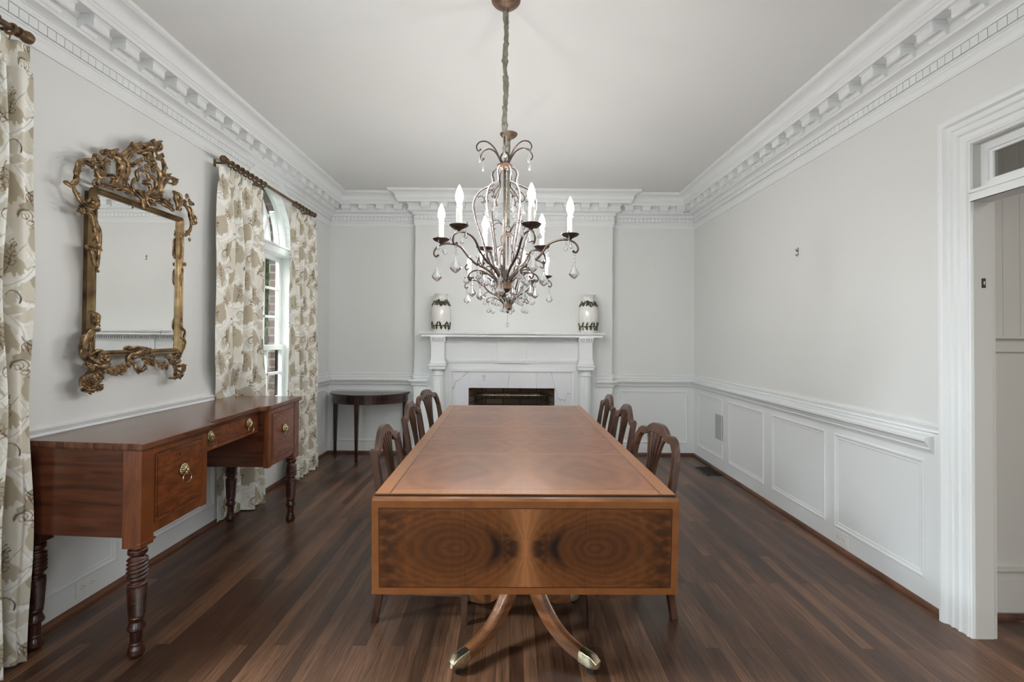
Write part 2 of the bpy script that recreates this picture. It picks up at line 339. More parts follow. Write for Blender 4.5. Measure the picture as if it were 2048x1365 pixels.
# ------------------------------------------------------------------ cornice
LOOP = [(XR, REAR), (XR, D), (BR, D), (BR, DB), (BL, DB), (BL, D), (XL, D), (XL, REAR)]
def loop(z): return [(x, y, z) for x, y in LOOP]
CR = [(0, 2.610), (0.008, 2.610), (0.010, 2.618), (0.006, 2.622), (0.010, 2.630), (0.015, 2.642), (0.017, 2.654), (0.013, 2.658), (0.013, 2.672), (0.017, 2.674), (0.017, 2.684), (0.010, 2.686), (0.010, 2.730),
      (0.026, 2.732), (0.030, 2.742), (0.026, 2.748), (0.028, 2.756), (0.040, 2.764), (0.055, 2.768), (0.075, 2.770), (0.079, 2.776), (0.079, 2.784), (0.071, 2.786), (0.071, 2.828), (0.076, 2.830), (0.078, 2.836), (0.082, 2.838), (0.086, 2.846), (0.092, 2.850),
      (0.164, 2.850), (0.164, 2.842), (0.172, 2.842), (0.174, 2.862), (0.180, 2.867), (0.184, 2.876), (0.192, 2.882), (0.1925, 2.886)]
for i in range(11):
    t = i/10; CR.append((0.1925+0.058*(1-math.cos(t*PI/2)), 2.886+0.056*math.sin(t*PI/2)))
CR += [(0.252, 2.944), (0.262, 2.948), (0.264, 2.969), (0, 2.969)]
b = MB(); b.sweep([(x, y, 0) for x, y in LOOP], CR, (0, 0, 1), closed=True)
def along(runs, pitch, fn, inset=0.0):
    """call fn(point, dir, inward) at a fixed pitch centred in each run"""
    n = len(LOOP)
    for i in range(n-1):
        a = Vector((*LOOP[i], 0)); c = Vector((*LOOP[i+1], 0)); dd = c-a; L = dd.length
        if i not in runs: continue
        dd.normalize(); inw = Vector((-dd.y, dd.x, 0)); s0, s1 = runs[i]
        L0, L1 = s0, L-s1; k = max(1, int((L1-L0)/pitch)); st = L0+((L1-L0)-k*pitch)/2+pitch/2
        for j in range(k): fn(a+dd*(st+j*pitch), dd, inw)
def dent(p, d, w_):
    h = 0.0205; q = [p-d*h, p+d*h]
    for z0, z1 in ((2.687, 2.729),):
        v = [q[0]+w_*0.009, q[1]+w_*0.009, q[1]+w_*0.022, q[0]+w_*0.022]
        b.add([(t.x, t.y, z0) for t in v]+[(t.x, t.y, z1) for t in v], [(3,2,1,0),(4,5,6,7),(0,1,5,4),(1,2,6,5),(2,3,7,6),(3,0,4,7)], False)
along({0: (0, 0.012), 1: (0.012, 0), 2: (0, 0), 3: (-0.012, -0.012), 4: (0, 0), 5: (0, 0.012), 6: (0.012, 0)}, 0.0445, dent)
CORN = struct(b.build('trim_2', TRIM))
# scrolled modillion brackets, one mesh shared by all
mp_ = [(0.070, 2.850), (0.070, 2.790), (0.076, 2.784), (0.084, 2.784), (0.089, 2.792), (0.094, 2.800), (0.104, 2.804), (0.116, 2.803), (0.124, 2.796), (0.134, 2.790), (0.144, 2.791), (0.150, 2.797), (0.150, 2.828), (0.152, 2.829), (0.152, 2.833), (0.155, 2.834), (0.155, 2.838), (0.158, 2.839), (0.160, 2.850)]
b = MB(); hw = 0.047
b.poly([(-hw, q, z) for q, z in mp_], (2*hw, 0, 0)); b.box(-hw-0.005, hw+0.005, 0.070, 0.157, 2.834, 2.850); b.box(-hw-0.009, hw+0.009, 0.070, 0.161, 2.842, 2.850)
mod0 = b.build('modillion', TRIM, CORN, bevel=0.0008); first = [True]
def modil(p, d, w_):
    o = mod0 if first[0] else dup(mod0, CORN)
    first[0] = False; o.location = (p.x, p.y, 0); o.rotation_euler = (0, 0, math.atan2(d.y, d.x))
along({0: (2.235, 0.025), 1: (0.075, 0.05), 3: (-0.06, -0.06), 5: (0.05, 0.075), 6: (0.025, 2.235)}, 0.1975, modil)

# ------------------------------------------------------------------ chair rail, wainscot frames, shoe moulding
RAIL_A = [(0, 0.886), (0.010, 0.886), (0.014, 0.892), (0.010, 0.902), (0.014, 0.914), (0.017, 0.920), (0.017, 0.926), (0, 0.928)]
RAIL_B = [(0, 0.782), (0.008, 0.782), (0.012, 0.794), (0.024, 0.800), (0.026, 0.808), (0.022, 0.812), (0.030, 0.818), (0.036, 0.832), (0.044, 0.838), (0.052, 0.846), (0.052, 0.860), (0.044, 0.866), (0, 0.872)]
def run(nm, pts, prof, m=TRIM, smooth=False):
    b = MB(); b.sweep([(x, y, 0) for x, y in pts], prof, (0, 0, 1), smooth=smooth); return struct(b.build(nm, m))
run('trim_3', [(XR, 2.49), (XR, D), (BR, D), (BR, DB), (0.93, DB)], RAIL_A)
run('trim_4', [(XR, 2.556), (XR, D), (BR, D), (BR, DB), (0.945, DB)], RAIL_B)
run('trim_5', [(-0.93, DB), (BL, DB), (BL, D), (XL, D), (XL, WIN_Y[0]+0.62)], RAIL_A)
run('trim_6', [(-0.945, DB), (BL, DB), (BL, D), (XL, D), (XL, WIN_Y[0]+0.62)], RAIL_B)
run('trim_7', [(XL, WIN_Y[0]-0.62), (XL, WIN_Y[1]+0.62)], RAIL_A)
run('trim_8', [(XL, WIN_Y[0]-0.62), (XL, WIN_Y[1]+0.62)], RAIL_B)
SHOE = [(0, 0.030), (0.006, 0.030), (0.014, 0.024), (0.020, 0.012), (0.021, 0.0), (0, 0)]
SH = varied('shoe_wood', rgb(70, 42, 28), rgb(112, 72, 50), 0.4, (3, 3, 3), 4)
run('baseboard_right', [(XR, 2.50), (XR, D)], SHOE, SH); run('baseboard_back', [(XR, D), (BR, D), (BR, DB), (0.95, DB)], SHOE, SH)
run('baseboard_breast', [(-0.95, DB), (BL, DB), (BL, D), (XL, D)], SHOE, SH); run('baseboard_left', [(XL, D), (XL, REAR)], SHOE, SH)
# painted wainscot skin below the rail
b = MB(); b.box(XR-0.002, XR+0.001, 2.489, D, 0, 0.925); b.box(BR, XR, D-0.002, D+0.001, 0, 0.925); b.box(BL-0.002, -FO-0.02, DB-0.002, DB+0.001, 0, 0.925); b.box(FO+0.02, BR+0.002, DB-0.002, DB+0.001, 0, 0.925)
b.box(BR-0.001, BR+0.002, DB, D, 0, 0.925); b.box(BL-0.002, BL+0.001, DB, D, 0, 0.925); b.box(XL, BL, D-0.002, D+0.001, 0, 0.925)
for ya, yb in ((REAR, WIN_Y[1]-OH-0.1), (WIN_Y[1]+OH+0.1, WIN_Y[0]-OH-0.1), (WIN_Y[0]+OH+0.1, D)): b.box(XL-0.001, XL+0.002, ya, yb, 0, 0.925)
b.box(XL-0.001, XL+0.002, WIN_Y[0]-OH-0.1, WIN_Y[0]+OH+0.1, 0, 0.60); b.box(XL-0.001, XL+0.002, WIN_Y[1]-OH-0.1, WIN_Y[1]+OH+0.1, 0, 0.60)
struct(b.build('trim_9', TRIM))
# picture-frame mouldings (profile: inner edge at 0, out to 0.034)
PF = [(0, 0), (0, 0.004), (0.006, 0.006), (0.010, 0.005), (0.018, 0.007), (0.024, 0.010), (0.030, 0.0105), (0.034, 0.006), (0.034, 0)]
cnt = [10]
def frame(p0, p1, p2, p3, N):
    b = MB(); b.sweep([p0, p1, p2, p3], [(0.034-a, h) for a, h in PF], N, closed=True); struct(b.build('trim_%d' % cnt[0], TRIM)); cnt[0] += 1
def frx(x, ya, yb, za, zb, sgn):
    P = [(x, ya, za), (x, yb, za), (x, yb, zb), (x, ya, zb)]
    if sgn < 0: P = P[::-1]
    frame(*P, (sgn, 0, 0))
for ya, yb in ((5.79, 5.11), (4.97, 4.28), (4.14, 3.44), (3.342, 2.614)): frx(XR, yb, ya, 0.142, 0.742, -1)
for ya, yb in ((5.12, 5.80), (2.9, 3.66), (2.04, 2.76)): frx(XL, ya, yb, 0.142, 0.742, 1)
def fry(y, xa, xb, za, zb): frame((xa, y, za), (xb, y, za), (xb, y, zb), (xa, y, zb), (0, -1, 0))
fry(D, -2.035, -1.222, 0.142, 0.742); fry(D, 1.253, 2.030, 0.142, 0.742)

# ------------------------------------------------------------------ doorway on the right: casing, jamb, transom
CAS = [(0, 0), (0, 0.014), (0.006, 0.018), (0.012, 0.014), (0.016, 0.020), (0.024, 0.021), (0.030, 0.015), (0.052, 0.016), (0.058, 0.024), (0.064, 0.024), (0.068, 0.017), (0.088, 0.018), (0.094, 0.026), (0.100, 0.026), (0.104, 0.020), (0.118, 0.022), (0.126, 0.036), (0.138, 0.040), (0.150, 0.040), (0.153, 0.034), (0.153, 0)]
DR = struct(thing('door_1', '', ''));
for kx in ('label', 'category'): del DR[kx]
def casing(nm, x, ya, yb, zt, N, parent):
    b = MB(); P = [(x, yb, 0), (x, yb, zt), (x, ya, zt), (x, ya, 0)]
    if N[0] > 0: P = P[::-1]
    # lateral 0 = inner edge
    b.sweep(P, CAS, N); return b.build(nm, TRIM, parent)
casing('casing', XR, DO0, DO1, DOZ, (-1, 0, 0), DR)
b = MB(); jx0, jx1 = XR-0.001, XR+WT+0.001
b.box(jx0, jx1, DO1-0.003, DO1+0.001, 0, DOZ); b.box(jx0, jx1, DO0-0.001, DO0+0.003, 0, DOZ); b.box(jx0, jx1, DO0, DO1, DOZ-0.003, DOZ)
b.build('jamb', HALLM, DR)
b = MB(); b.box(XR-0.018, jx1, DO0+0.003, DO1-0.003, 1.985, 2.035); b.box(XR-0.026, XR-0.01, DO0+0.003, DO1-0.003, 2.022, 2.036); b.box(XR-0.022, XR-0.01, DO0+0.003, DO1-0.003, 1.985, 1.997); b.build('transom_bar', TRIM, DR)
b = MB(); ty0, ty1, tz0, tz1 = DO0+0.003, DO1-0.003, 2.036, DOZ-0.003
b.sweep([(XR+0.066, ty1, tz0), (XR+0.066, ty0, tz0), (XR+0.066, ty0, tz1), (XR+0.066, ty1, tz1)], [(0, 0), (0, 0.034), (0.034, 0.034), (0.036, 0.026), (0.046, 0.022), (0.048, 0.008), (0.048, 0)], (-1, 0, 0), closed=True)
tf = b.build('transom_sash', TRIM, DR)
b = MB(); b.box(XR+0.052, XR+0.054, ty0+0.03, ty1-0.03, tz0+0.03, tz1-0.03); b.build('transom_glass', FROST, tf)
b = MB(); b.box(XR+0.033, XR+0.051, DO1-0.0045, DO1-0.0025, 1.590, 1.634); sp = b.build('strike_plate', BLACK, DR)
b = MB(); b.box(XR+0.039, XR+0.045, DO1-0.007, DO1-0.004, 1.605, 1.62); b.build('latch', NICKEL, sp)
# plain casing on the hall side
b = MB(); b.box(XR+WT, XR+WT+0.018, DO1, DO1+0.10, 0, DOZ+0.1); b.box(XR+WT, XR+WT+0.018, DO0-0.1, DO0, 0, DOZ+0.1); b.box(XR+WT, XR+WT+0.018, DO0, DO1, DOZ, DOZ+0.1); b.build('hall_casing', HALLM, DR)

# ------------------------------------------------------------------ arched windows on the left wall
def window(idx, cy):
    W = bpy.data.objects.new('window_%d' % idx, None); COL.objects.link(W); struct(W)
    xs = XL-0.040                                   # face of the sashes
    # inside casing following the pointed arch
    A = arch(cy, OH, ZT, 0.62, 12)
    path = [(XL, cy+OH, ZS)]+[(XL, y, z) for y, z in A]+[(XL, cy-OH, ZS)]
    CW = [(-0.115, 0), (-0.115, 0.026), (-0.100, 0.028), (-0.092, 0.020), (-0.078, 0.022), (-0.060, 0.016), (-0.040, 0.018), (-0.030, 0.012), (-0.012, 0.014), (0, 0.010), (0, -0.06)]
    b = MB(); b.sweep(path, CW, (1, 0, 0)); b.build('casing', TRIM, W)
    b = MB(); b.box(XL-0.09, XL+0.045, cy-OH-0.13, cy+OH+0.13, ZS-0.03, ZS); b.box(XL, XL+0.02, cy-OH-0.115, cy+OH+0.115, ZS-0.12, ZS-0.03); b.build('sill', TRIM, W)
    # transom bar between sash and arched light
    b = MB(); b.box(xs-0.05, XL+0.012, cy-OH, cy+OH, 2.085, 2.165); b.box(xs, XL+0.028, cy-OH, cy+OH, 2.148, 2.165); b.build('transom_bar', TRIM, W)
    def sash(nm, z0, z1, xf, rows, cols, st, rt, rb):
        b = MB(); y0, y1 = cy-OH+0.03, cy+OH-0.03
        b.box(xf-0.035, xf, y0, y0+st, z0, z1); b.box(xf-0.035, xf, y1-st, y1, z0, z1); b.box(xf-0.035, xf, y0+st, y1-st, z0, z0+rb); b.box(xf-0.035, xf, y0+st, y1-st, z1-rt, z1)
        gy0, gy1, gz0, gz1 = y0+st, y1-st, z0+rb, z1-rt
        for k in range(1, cols): yy = gy0+(gy1-gy0)*k/cols; b.box(xf-0.030, xf-0.003, yy-0.011, yy+0.011, gz0, gz1)
        for k in range(1, rows): zz = gz0+(gz1-gz0)*k/rows; b.box(xf-0.030, xf-0.003, gy0, gy1, zz-0.011, zz+0.011)
        s_ = b.build(nm, TRIM, W, bevel=0.002); g = MB(); g.box(xf-0.020, xf-0.017, gy0-0.01, gy1+0.01, gz0-0.01, gz1+0.01); g.build('pane', PANE, s_)
    sash('upper_sash', 1.215, 2.085, xs-0.037, 3, 3, 0.055, 0.04, 0.045)
    sash('lower_sash', ZS, 1.265, xs, 2, 3, 0.055, 0.045, 0.07)
    b = MB()
    for s_ in (-1, 1): b.box(xs-0.09, XL-0.002, cy+s_*OH-(0.03 if s_ > 0 else 0), cy+s_*OH+(0.03 if s_ < 0 else 0), ZS, 2.085)
    b.build('jamb', TRIM, W)
    # arched light: frame and crossing gothic glazing bars
    A2 = arch(cy, OH-0.002, 2.165, 0.60, 12); b = MB()
    b.sweep([(xs-0.05, y, z) for y, z in A2], [(0, 0), (0, 0.05), (0.040, 0.05), (0.052, 0.035), (0.052, 0)], (1, 0, 0))
    def arc(c0, r_, a0, a1, lim):
        P = []
        for i in range(15):
            a = a0+(a1-a0)*i/14; y = c0+r_*math.cos(a); z = 2.165+r_*math.sin(a)
            P.append((xs-0.045, y, z))
        b.sweep(P, [(-0.013, 0), (-0.013, 0.03), (-0.006, 0.040), (0.006, 0.040), (0.013, 0.03), (0.013, 0)], (1, 0, 0))
    for s_ in (-1, 1):
        for off, rr, am in ((-0.33, 0.50, 0.80), (-0.17, 0.50, 0.66), (-0.50, 0.44, 0.62)):
            c0 = cy+s_*off; a0, a1 = (0, am) if s_ > 0 else (PI, PI-am); arc(c0, rr, a0, a1, 0)
    fr = b.build('arched_light', TRIM, W)
    g = MB(); P = [(xs-0.032, y, z) for y, z in arch(cy, OH-0.03, 2.165, 0.57, 10)]; g.poly(P, (0.003, 0, 0)); g.build('pane', PANE, fr)
    # brick reveal outside
    return W
W1 = window(1, WIN_Y[0]); W2 = dup(W1, None, (0, WIN_Y[1]-WIN_Y[0], 0)); W2.name = 'window_2'
def added_rearwin(idx, cx):
    W = bpy.data.objects.new('window_%d' % idx, None); COL.objects.link(W); struct(W); b = MB(); y0, y1 = REAR-0.13, REAR-0.09
    b.box(cx-0.6, cx-0.54, y0, y1, 0.6, 2.4); b.box(cx+0.54, cx+0.6, y0, y1, 0.6, 2.4); b.box(cx-0.54, cx+0.54, y0, y1, 0.6, 0.67); b.box(cx-0.54, cx+0.54, y0, y1, 2.34, 2.4); b.box(cx-0.54, cx+0.54, y0, y1, 1.47, 1.52)
    for k in (1, 2): b.box(cx-0.54+0.36*k-0.01, cx-0.54+0.36*k+0.01, y0+0.01, y1-0.005, 0.67, 2.34)
    b.sweep([(cx+0.6, REAR, 0.6), (cx+0.6, REAR, 2.4), (cx-0.6, REAR, 2.4), (cx-0.6, REAR, 0.6)], [(0, 0), (0, 0.02), (0.11, 0.025), (0.11, 0)], (0, 1, 0))
    s_ = b.build('sash', TRIM, W); g = MB(); g.box(cx-0.55, cx+0.55, REAR-0.112, REAR-0.109, 0.62, 2.38); g.build('pane', PANE, s_)
added_rearwin(3, -1.1); added_rearwin(4, 1.1)  # unseen windows, invented for the light from behind the camera
b = MB()
xo0, xo1 = XL-0.20, XL-0.1005
ys = [REAR-0.2]+sum([[c-OH+0.03, c+OH-0.03] for c in sorted(WIN_Y)], [])+[D+0.3]
for i in range(0, len(ys), 2): b.box(xo0, xo1, ys[i], ys[i+1], -0.3, 3.4)
for c in WIN_Y:
    b.box(xo0, xo1, c-OH+0.03, c+OH-0.03, -0.3, ZS-0.05)
    A = arch(c, OH-0.03, ZT, 0.60); right = [(y, z) for y, z in A if y >= c-1e-6]; left = [(y, z) for y, z in A if y <= c+1e-6]
    b.poly([(xo0, y, z) for y, z in right]+[(xo0, c, 3.4), (xo0, c+OH-0.03, 3.4)], (xo1-xo0, 0, 0)); b.poly([(xo0, y, z) for y, z in left]+[(xo0, c-OH+0.03, 3.4), (xo0, c, 3.4)], (xo1-xo0, 0, 0))
struct(b.build('wall_outside', BRICK))
# ================================================================== FIREPLACE
def finish(root, loc):
    """children were meshed in room coordinates: put the root at the thing's base"""
    root.location = loc
    for ch in root.children: ch.location = Vector(ch.location)-Vector(loc)
F = thing('fireplace', 'white painted fireplace with fluted columns, dentilled mantel shelf and white marble slips', 'fireplace')
def fb(nm, m=TRIM, parent=None, bevel=0.0015): return b.build(nm, m, parent or F, bevel=bevel)
# backboard (frieze plane)
b = MB(); yf = DB-0.085
b.box(-0.90, -0.665, yf, DB, 0, 1.335); b.box(0.665, 0.90, yf, DB, 0, 1.335); b.box(-0.665, 0.665, yf, DB, 0.968, 1.335)
for xa, xb in ((-0.705, -0.665), (0.665, 0.705)): b.box(xa, xb, yf-0.010, yf, 0, 0.966)
b.box(-0.705, 0.705, yf-0.010, yf, 0.966, 1.0); fb('surround')
# architrave line stepping forward round the centre tablet and the end blocks
b = MB(); AR = [(0, 1.070), (0.010, 1.070), (0.014, 1.080), (0.018, 1.092), (0.018, 1.103), (0, 1.106)]
b.sweep([(0.72, yf, 0), (0.165, yf, 0), (0.165, yf-0.018, 0), (-0.165, yf-0.018, 0), (-0.165, yf, 0), (-0.72, yf, 0)], [(-a, z) for a, z in AR][::1], (0, 0, -1)) if False else None
for xa, xb, yy in ((-0.72, -0.168, yf), (0.168, 0.72, yf), (-0.176, 0.176, yf-0.018)):
    b.box(xa, xb, yy-0.010, DB, 1.062, 1.078); b.box(xa, xb, yy-0.016, DB, 1.078, 1.096); b.box(xa, xb, yy-0.008, DB, 1.096, 1.106)
fb('architrave')
b = MB(); b.box(-0.165, 0.165, yf-0.018, yf, 1.10, 1.318); fb('tablet', bevel=0.003)
# marble slips
b = MB(); ym = yf+0.012; b.box(-0.665, -FO, ym, DB+0.06, 0, 0.968); b.box(FO, 0.665, ym, DB+0.06, 0, 0.968); b.box(-FO, FO, ym, DB+0.06, FZ, 0.968); fb('marble_slips', MARBLE)
# columns
ycol = yf-0.075
for sx in (-1, 1):
    cx = sx*0.806
    b = MB(); b.lathe([(0.082, 0.02), (0.082, 0.05), (0.076, 0.056), (0.080, 0.07), (0.072, 0.078), (0.068, 0.09)], 32, (cx, ycol, 0)); b.box(cx-0.09, cx+0.09, ycol-0.09, ycol+0.09, 0, 0.025)
    N_ = 120; prof = [(0.068, 0.09), (0.068, 0.3), (0.066, 0.6), (0.062, 0.925)]
    b.lathe(prof, N_, (cx, ycol, 0), fn=lambda a, z: 1-0.06*max(0.0, math.cos(20*a))**0.6 if z > 0.085 else 1)
    b.lathe([(0.064, 0.925), (0.070, 0.929), (0.070, 0.940), (0.062, 0.944), (0.061, 0.972), (0.066, 0.978), (0.076, 0.990), (0.080, 0.998)], 32, (cx, ycol, 0))
    b.box(cx-0.086, cx+0.086, ycol-0.086, ycol+0.086, 0.998, 1.020); fb('column', bevel=0)
    b = MB(); b.box(cx-0.088, cx+0.088, ycol-0.088, yf, 1.020, 1.034); b.box(cx-0.10, cx+0.10, ycol-0.10, yf, 1.034, 1.052); b.box(cx-0.078, cx+0.078, ycol-0.078, yf, 1.052, 1.104); b.box(cx-0.086, cx+0.086, ycol-0.086, yf, 1.06, 1.075)
    b.box(cx-0.072, cx+0.072, ycol-0.072, yf, 1.104, 1.300); fb('end_block')
# dentil course and bed moulding, breaking forward over end blocks
b = MB()
def seg(xa, xb, yy):
    b.box(xa, xb, yy-0.004, DB, 1.296, 1.306); b.box(xa, xb, yy-0.006, DB, 1.306, 1.338); b.box(xa, xb, yy-0.036, DB, 1.338, 1.350)
    n_ = max(2, int((xb-xa)/0.0235)); p_ = (xb-xa)/n_
    for k in range(n_): b.box(xa+p_*(k+0.24), xa+p_*(k+0.76), yy-0.030, yy-0.005, 1.310, 1.338)
seg(-0.725, -0.168, yf); seg(0.168, 0.725, yf); seg(-0.17, 0.17, yf-0.018)
for sx in (-1, 1): seg(sx*0.806-0.080, sx*0.806+0.080, ycol-0.076)
fb('dentil_course', bevel=0)
b = MB()
ysf = DB-0.245
b.box(-0.985, 0.985, ysf, DB, 1.350, 1.372); b.box(-0.975, 0.975, ysf+0.012, DB, 1.372, 1.380); b.box(-1.0, 1.0, ysf-0.014, DB, 1.380, 1.392); b.box(-1.006, 1.006, ysf-0.022, DB, 1.392, 1.404)
b.box(-0.335, 0.335, ysf-0.010, ysf+0.02, 1.350, 1.372); b.box(-0.35, 0.35, ysf-0.024, ysf, 1.380, 1.391); b.box(-0.356, 0.356, ysf-0.030, ysf-0.01, 1.391, 1.4035)
fb('mantel_shelf', bevel=0.002)
# firebox
b = MB(); fy = D+0.36
P = [(-FO, DB+0.06), (-0.34, fy), (0.34, fy), (FO, DB+0.06)]
v = []
for x, y in P: v += [(x, y, 0.0), (x, y, FZ+0.04)]
b.add(v, [(0,1,3,2), (2,3,5,4), (4,5,7,6)]); b.add([(-FO, DB+0.06, FZ+0.04), (-0.34, fy, FZ+0.04), (0.34, fy, FZ+0.04), (FO, DB+0.06, FZ+0.04)], [(0,1,2,3)])
b.add([(-FO, DB+0.06, 0.004), (-0.34, fy, 0.004), (0.34, fy, 0.004), (FO, DB+0.06, 0.004)], [(3,2,1,0)])
fb('firebox', FIREB, bevel=0)
finish(F, (0, DB, 0))
# wall mass round the firebox so no daylight leaks in
b = MB(); b.box(-0.9, -0.5, D+0.3, D+0.5, 0, 1.2); b.box(0.5, 0.9, D+0.3, D+0.5, 0, 1.2); b.box(-0.9, 0.9, D+0.40, D+0.5, 0, 1.2); b.box(-0.9, 0.9, D+0.3, D+0.5, FZ+0.05, 1.2); struct(b.build('wall_chimney', SOOT))
# fire screen
S = thing('fire_screen', 'low curved fire screen with brass top rail and black mesh in the fireplace opening', 'fire screen')
b = MB(); sc = []
for i in range(25):
    a = PI*i/24; sc.append((-0.42*math.cos(a) if True else 0, DB+0.16-0.10*min(1, math.sin(a)*1.9), 0.685))
b.tube(sc, 0.0065, 8); b.tube([(sc[0][0], sc[0][1], 0.685), (sc[0][0]+0.01, sc[0][1]+0.05, 0.705)], 0.006, 6); b.tube([(sc[-1][0], sc[-1][1], 0.685), (sc[-1][0]-0.01, sc[-1][1]+0.05, 0.705)], 0.006, 6)
b.build('top_rail', BRASS, S)
b = MB(); q = []
for k in range(44): # diagonal wires
    for sgn in (1, -1):
        x0 = -0.42+0.84*k/43; pts = []
        for j in range(8):
            x = x0+sgn*0.30*(j/7); 
            if abs(x) > 0.42: break
            a = math.acos(max(-1, min(1, -x/0.42))); pts.append((x, DB+0.16-0.10*min(1, math.sin(a)*1.9), 0.675-0.64*j/7))
        if len(pts) > 1: b.tube(pts, 0.0016, 3, cap=False)
b.build('mesh', BLACK, S)
b = MB()
for i in (0, 6, 18, 24): b.tube([(sc[i][0], sc[i][1], 0.68), (sc[i][0], sc[i][1], 0.004)], 0.007, 6)
b.tube([(x, y, 0.02) for x, y, z in sc], 0.006, 6); b.build('frame', BLACK, S); finish(S, (0, DB+0.1, 0))

# ------------------------------------------------------------------ vases on the mantel
def vase(cx, label):
    V = thing('vase', label, 'vase', (cx, DB-0.13, 1.404), 0, 'white vases on the mantel shelf')
    pr = [(0.080, 0), (0.086, 0.01), (0.090, 0.05), (0.102, 0.11), (0.108, 0.18), (0.106, 0.235), (0.096, 0.285), (0.078, 0.325), (0.062, 0.350), (0.058, 0.375), (0.062, 0.398), (0.074, 0.412), (0.078, 0.420), (0.073, 0.421), (0.056, 0.395), (0.053, 0.365)]
    b = MB(); b.lathe(pr, 40); b.build('body', CERAM, V, sharp=60)
    rad = lambda z: np.interp(z, [p[1] for p in pr[:13]], [p[0] for p in pr[:13]])
    def leaf(b, a, z, ang, L, wd):
        """raised leaf laid on the vase"""
        n_ = 6; v = []
        for i in range(n_+1):
            t = i/n_; ww = wd*math.sin(PI*min(0.98, t*0.9+0.08))**0.8*(1-0.1*t)
            for s_, up in ((-1, 0.002), (0, 0.010), (1, 0.002)):
                u = L*t*math.cos(ang)-s_*ww*math.sin(ang); h = L*t*math.sin(ang)+s_*ww*math.cos(ang)
                zz = z+h; r_ = rad(zz)+up+0.004*math.sin(PI*t); aa = a+u/r_; v.append((r_*math.cos(aa), r_*math.sin(aa), zz))
        fs = [(i*3+k, i*3+k+1, (i+1)*3+k+1, (i+1)*3+k) for i in range(n_) for k in (0, 1)]; b.add(v, fs, True)
    rr = random.Random(int(cx*100)+5)
    b = MB()
    for k in range(13):
        a = 2*PI*k/13
        leaf(b, a, 0.068, -PI/2+rr.uniform(-.3, .3), 0.044, 0.014); leaf(b, a, 0.070, PI/2+rr.choice((-.7, -.4, .4, .7)), 0.050, 0.011); leaf(b, a+0.24, 0.068, rr.uniform(-.3, .3), 0.03, 0.010)
    for k in range(26): leaf(b, 2*PI*k/26, 0.066, 0.0, 0.030, 0.006)
    b.build('lower_leaf_band', LEAFG, V)
    b = MB()
    for k in range(22):
        a = 2*PI*k/22+rr.uniform(-.1, .1)
        leaf(b, a, 0.326, -PI/2+rr.uniform(-.9, .9), 0.042, 0.014); leaf(b, a, 0.326, PI/2+rr.uniform(-.8, .8), 0.034, 0.010); leaf(b, a+0.2, 0.326, rr.uniform(-.5, .5), 0.04, 0.012)
    for sd_ in (-0.1, PI+0.1): leaf(b, sd_-PI/2+0.0, 0.315, -0.9, 0.05, 0.012)
    b.build('upper_leaf_band', LEAFG, V)
    for k in range(5):
        b = MB(); a = -PI/2+0.35+k*2*PI/5; z = 0.352; r_ = rad(z)+0.012
        for j in range(6):
            aj = 2*PI*j/6; b.ball((r_*math.cos(a)+0.012*math.cos(aj)*-math.sin(a), r_*math.sin(a)+0.012*math.cos(aj)*math.cos(a), z+0.012*math.sin(aj)), 0.009, 6, 4)
        b.ball(((r_+.006)*math.cos(a), (r_+.006)*math.sin(a), z), 0.007, 6, 4)
        b.build('flower', CERAM, V)
vase(-0.787, 'white vase with two green leaf bands at the left end of the mantel shelf')
vase(0.845, 'white vase with two green leaf bands at the right end of the mantel shelf')

# ------------------------------------------------------------------ small wall fittings
def outlet(label, x, y0, y1, z0, z1, sgn):
    O = thing('electrical_outlet', label, 'outlet'); b = MB(); b.box(min(x, x+sgn*0.006), max(x, x+sgn*0.006), y0, y1, z0, z1); b.build('cover_plate', SOCKW, O, bevel=0.0015)
    cy, cz = (y0+y1)/2, (z0+z1)/2
    for k in (-1, 1):
        b = MB(); yy = cy+k*(y1-y0)*0.19; b.tube([(x+sgn*0.004, yy, cz), (x+sgn*0.0085, yy, cz)], 0.0165, 16); rec = b.build('receptacle', SOCKW, O)
        b = MB(); xx = x+sgn*0.0086
        for dy, dz, hy, hz in ((-0.004, 0.006, 0.004, 0.001), (-0.004, -0.006, 0.003, 0.001), (0.008, 0, 0.002, 0.002)): b.box(min(xx-0.0005, xx+0.0005), max(xx-0.0005, xx+0.0005), yy+dy-hy, yy+dy+hy, cz+dz-hz, cz+dz+hz)
        b.build('slots', BLACK, rec)
    finish(O, (x, cy, z0))
outlet('white double outlet low on the right wainscot', XR, 3.21, 3.343, 0.048, 0.124, -1)
outlet('white double outlet low on the left wall beneath the sideboard', XL, 2.509, 2.645, 0.061, 0.136, 1)
b = MB(); b.box(XR-0.008, XR, 5.11, 5.287, 0.328, 0.580)
for k in range(40): b.box(XR-0.0105, XR-0.008, 5.118, 5.279, 0.336+0.006*k, 0.339+0.006*k)
o = b.build('speaker_grille', GREYP); tag(o, 'small grey rectangular grille set into the far right wainscot panel', 'grille'); o.location = (0, 0, 0)
R_ = thing('floor_register', 'black cast floor register grille near the far right corner', 'floor vent')
b = MB(); x0, x1, y0, y1 = 1.93, 2.085, 5.06, 5.39
b.box(x0, x1, y0, y0+0.018, 0, 0.005); b.box(x0, x1, y1-0.018, y1, 0, 0.005); b.box(x0, x0+0.018, y0, y1, 0, 0.005); b.box(x1-0.018, x1, y0, y1, 0, 0.005); b.build('frame', BLACK, R_)
b = MB()
for k in range(14):
    yy = y0+0.03+k*0.0215
    b.tube([(x0+0.018, yy, 0.003), (x0+0.045, yy+0.012, 0.003), (x0+0.078, yy-0.006, 0.003), (x0+0.11, yy+0.012, 0.003), (x1-0.018, yy, 0.003)], 0.0022, 4)
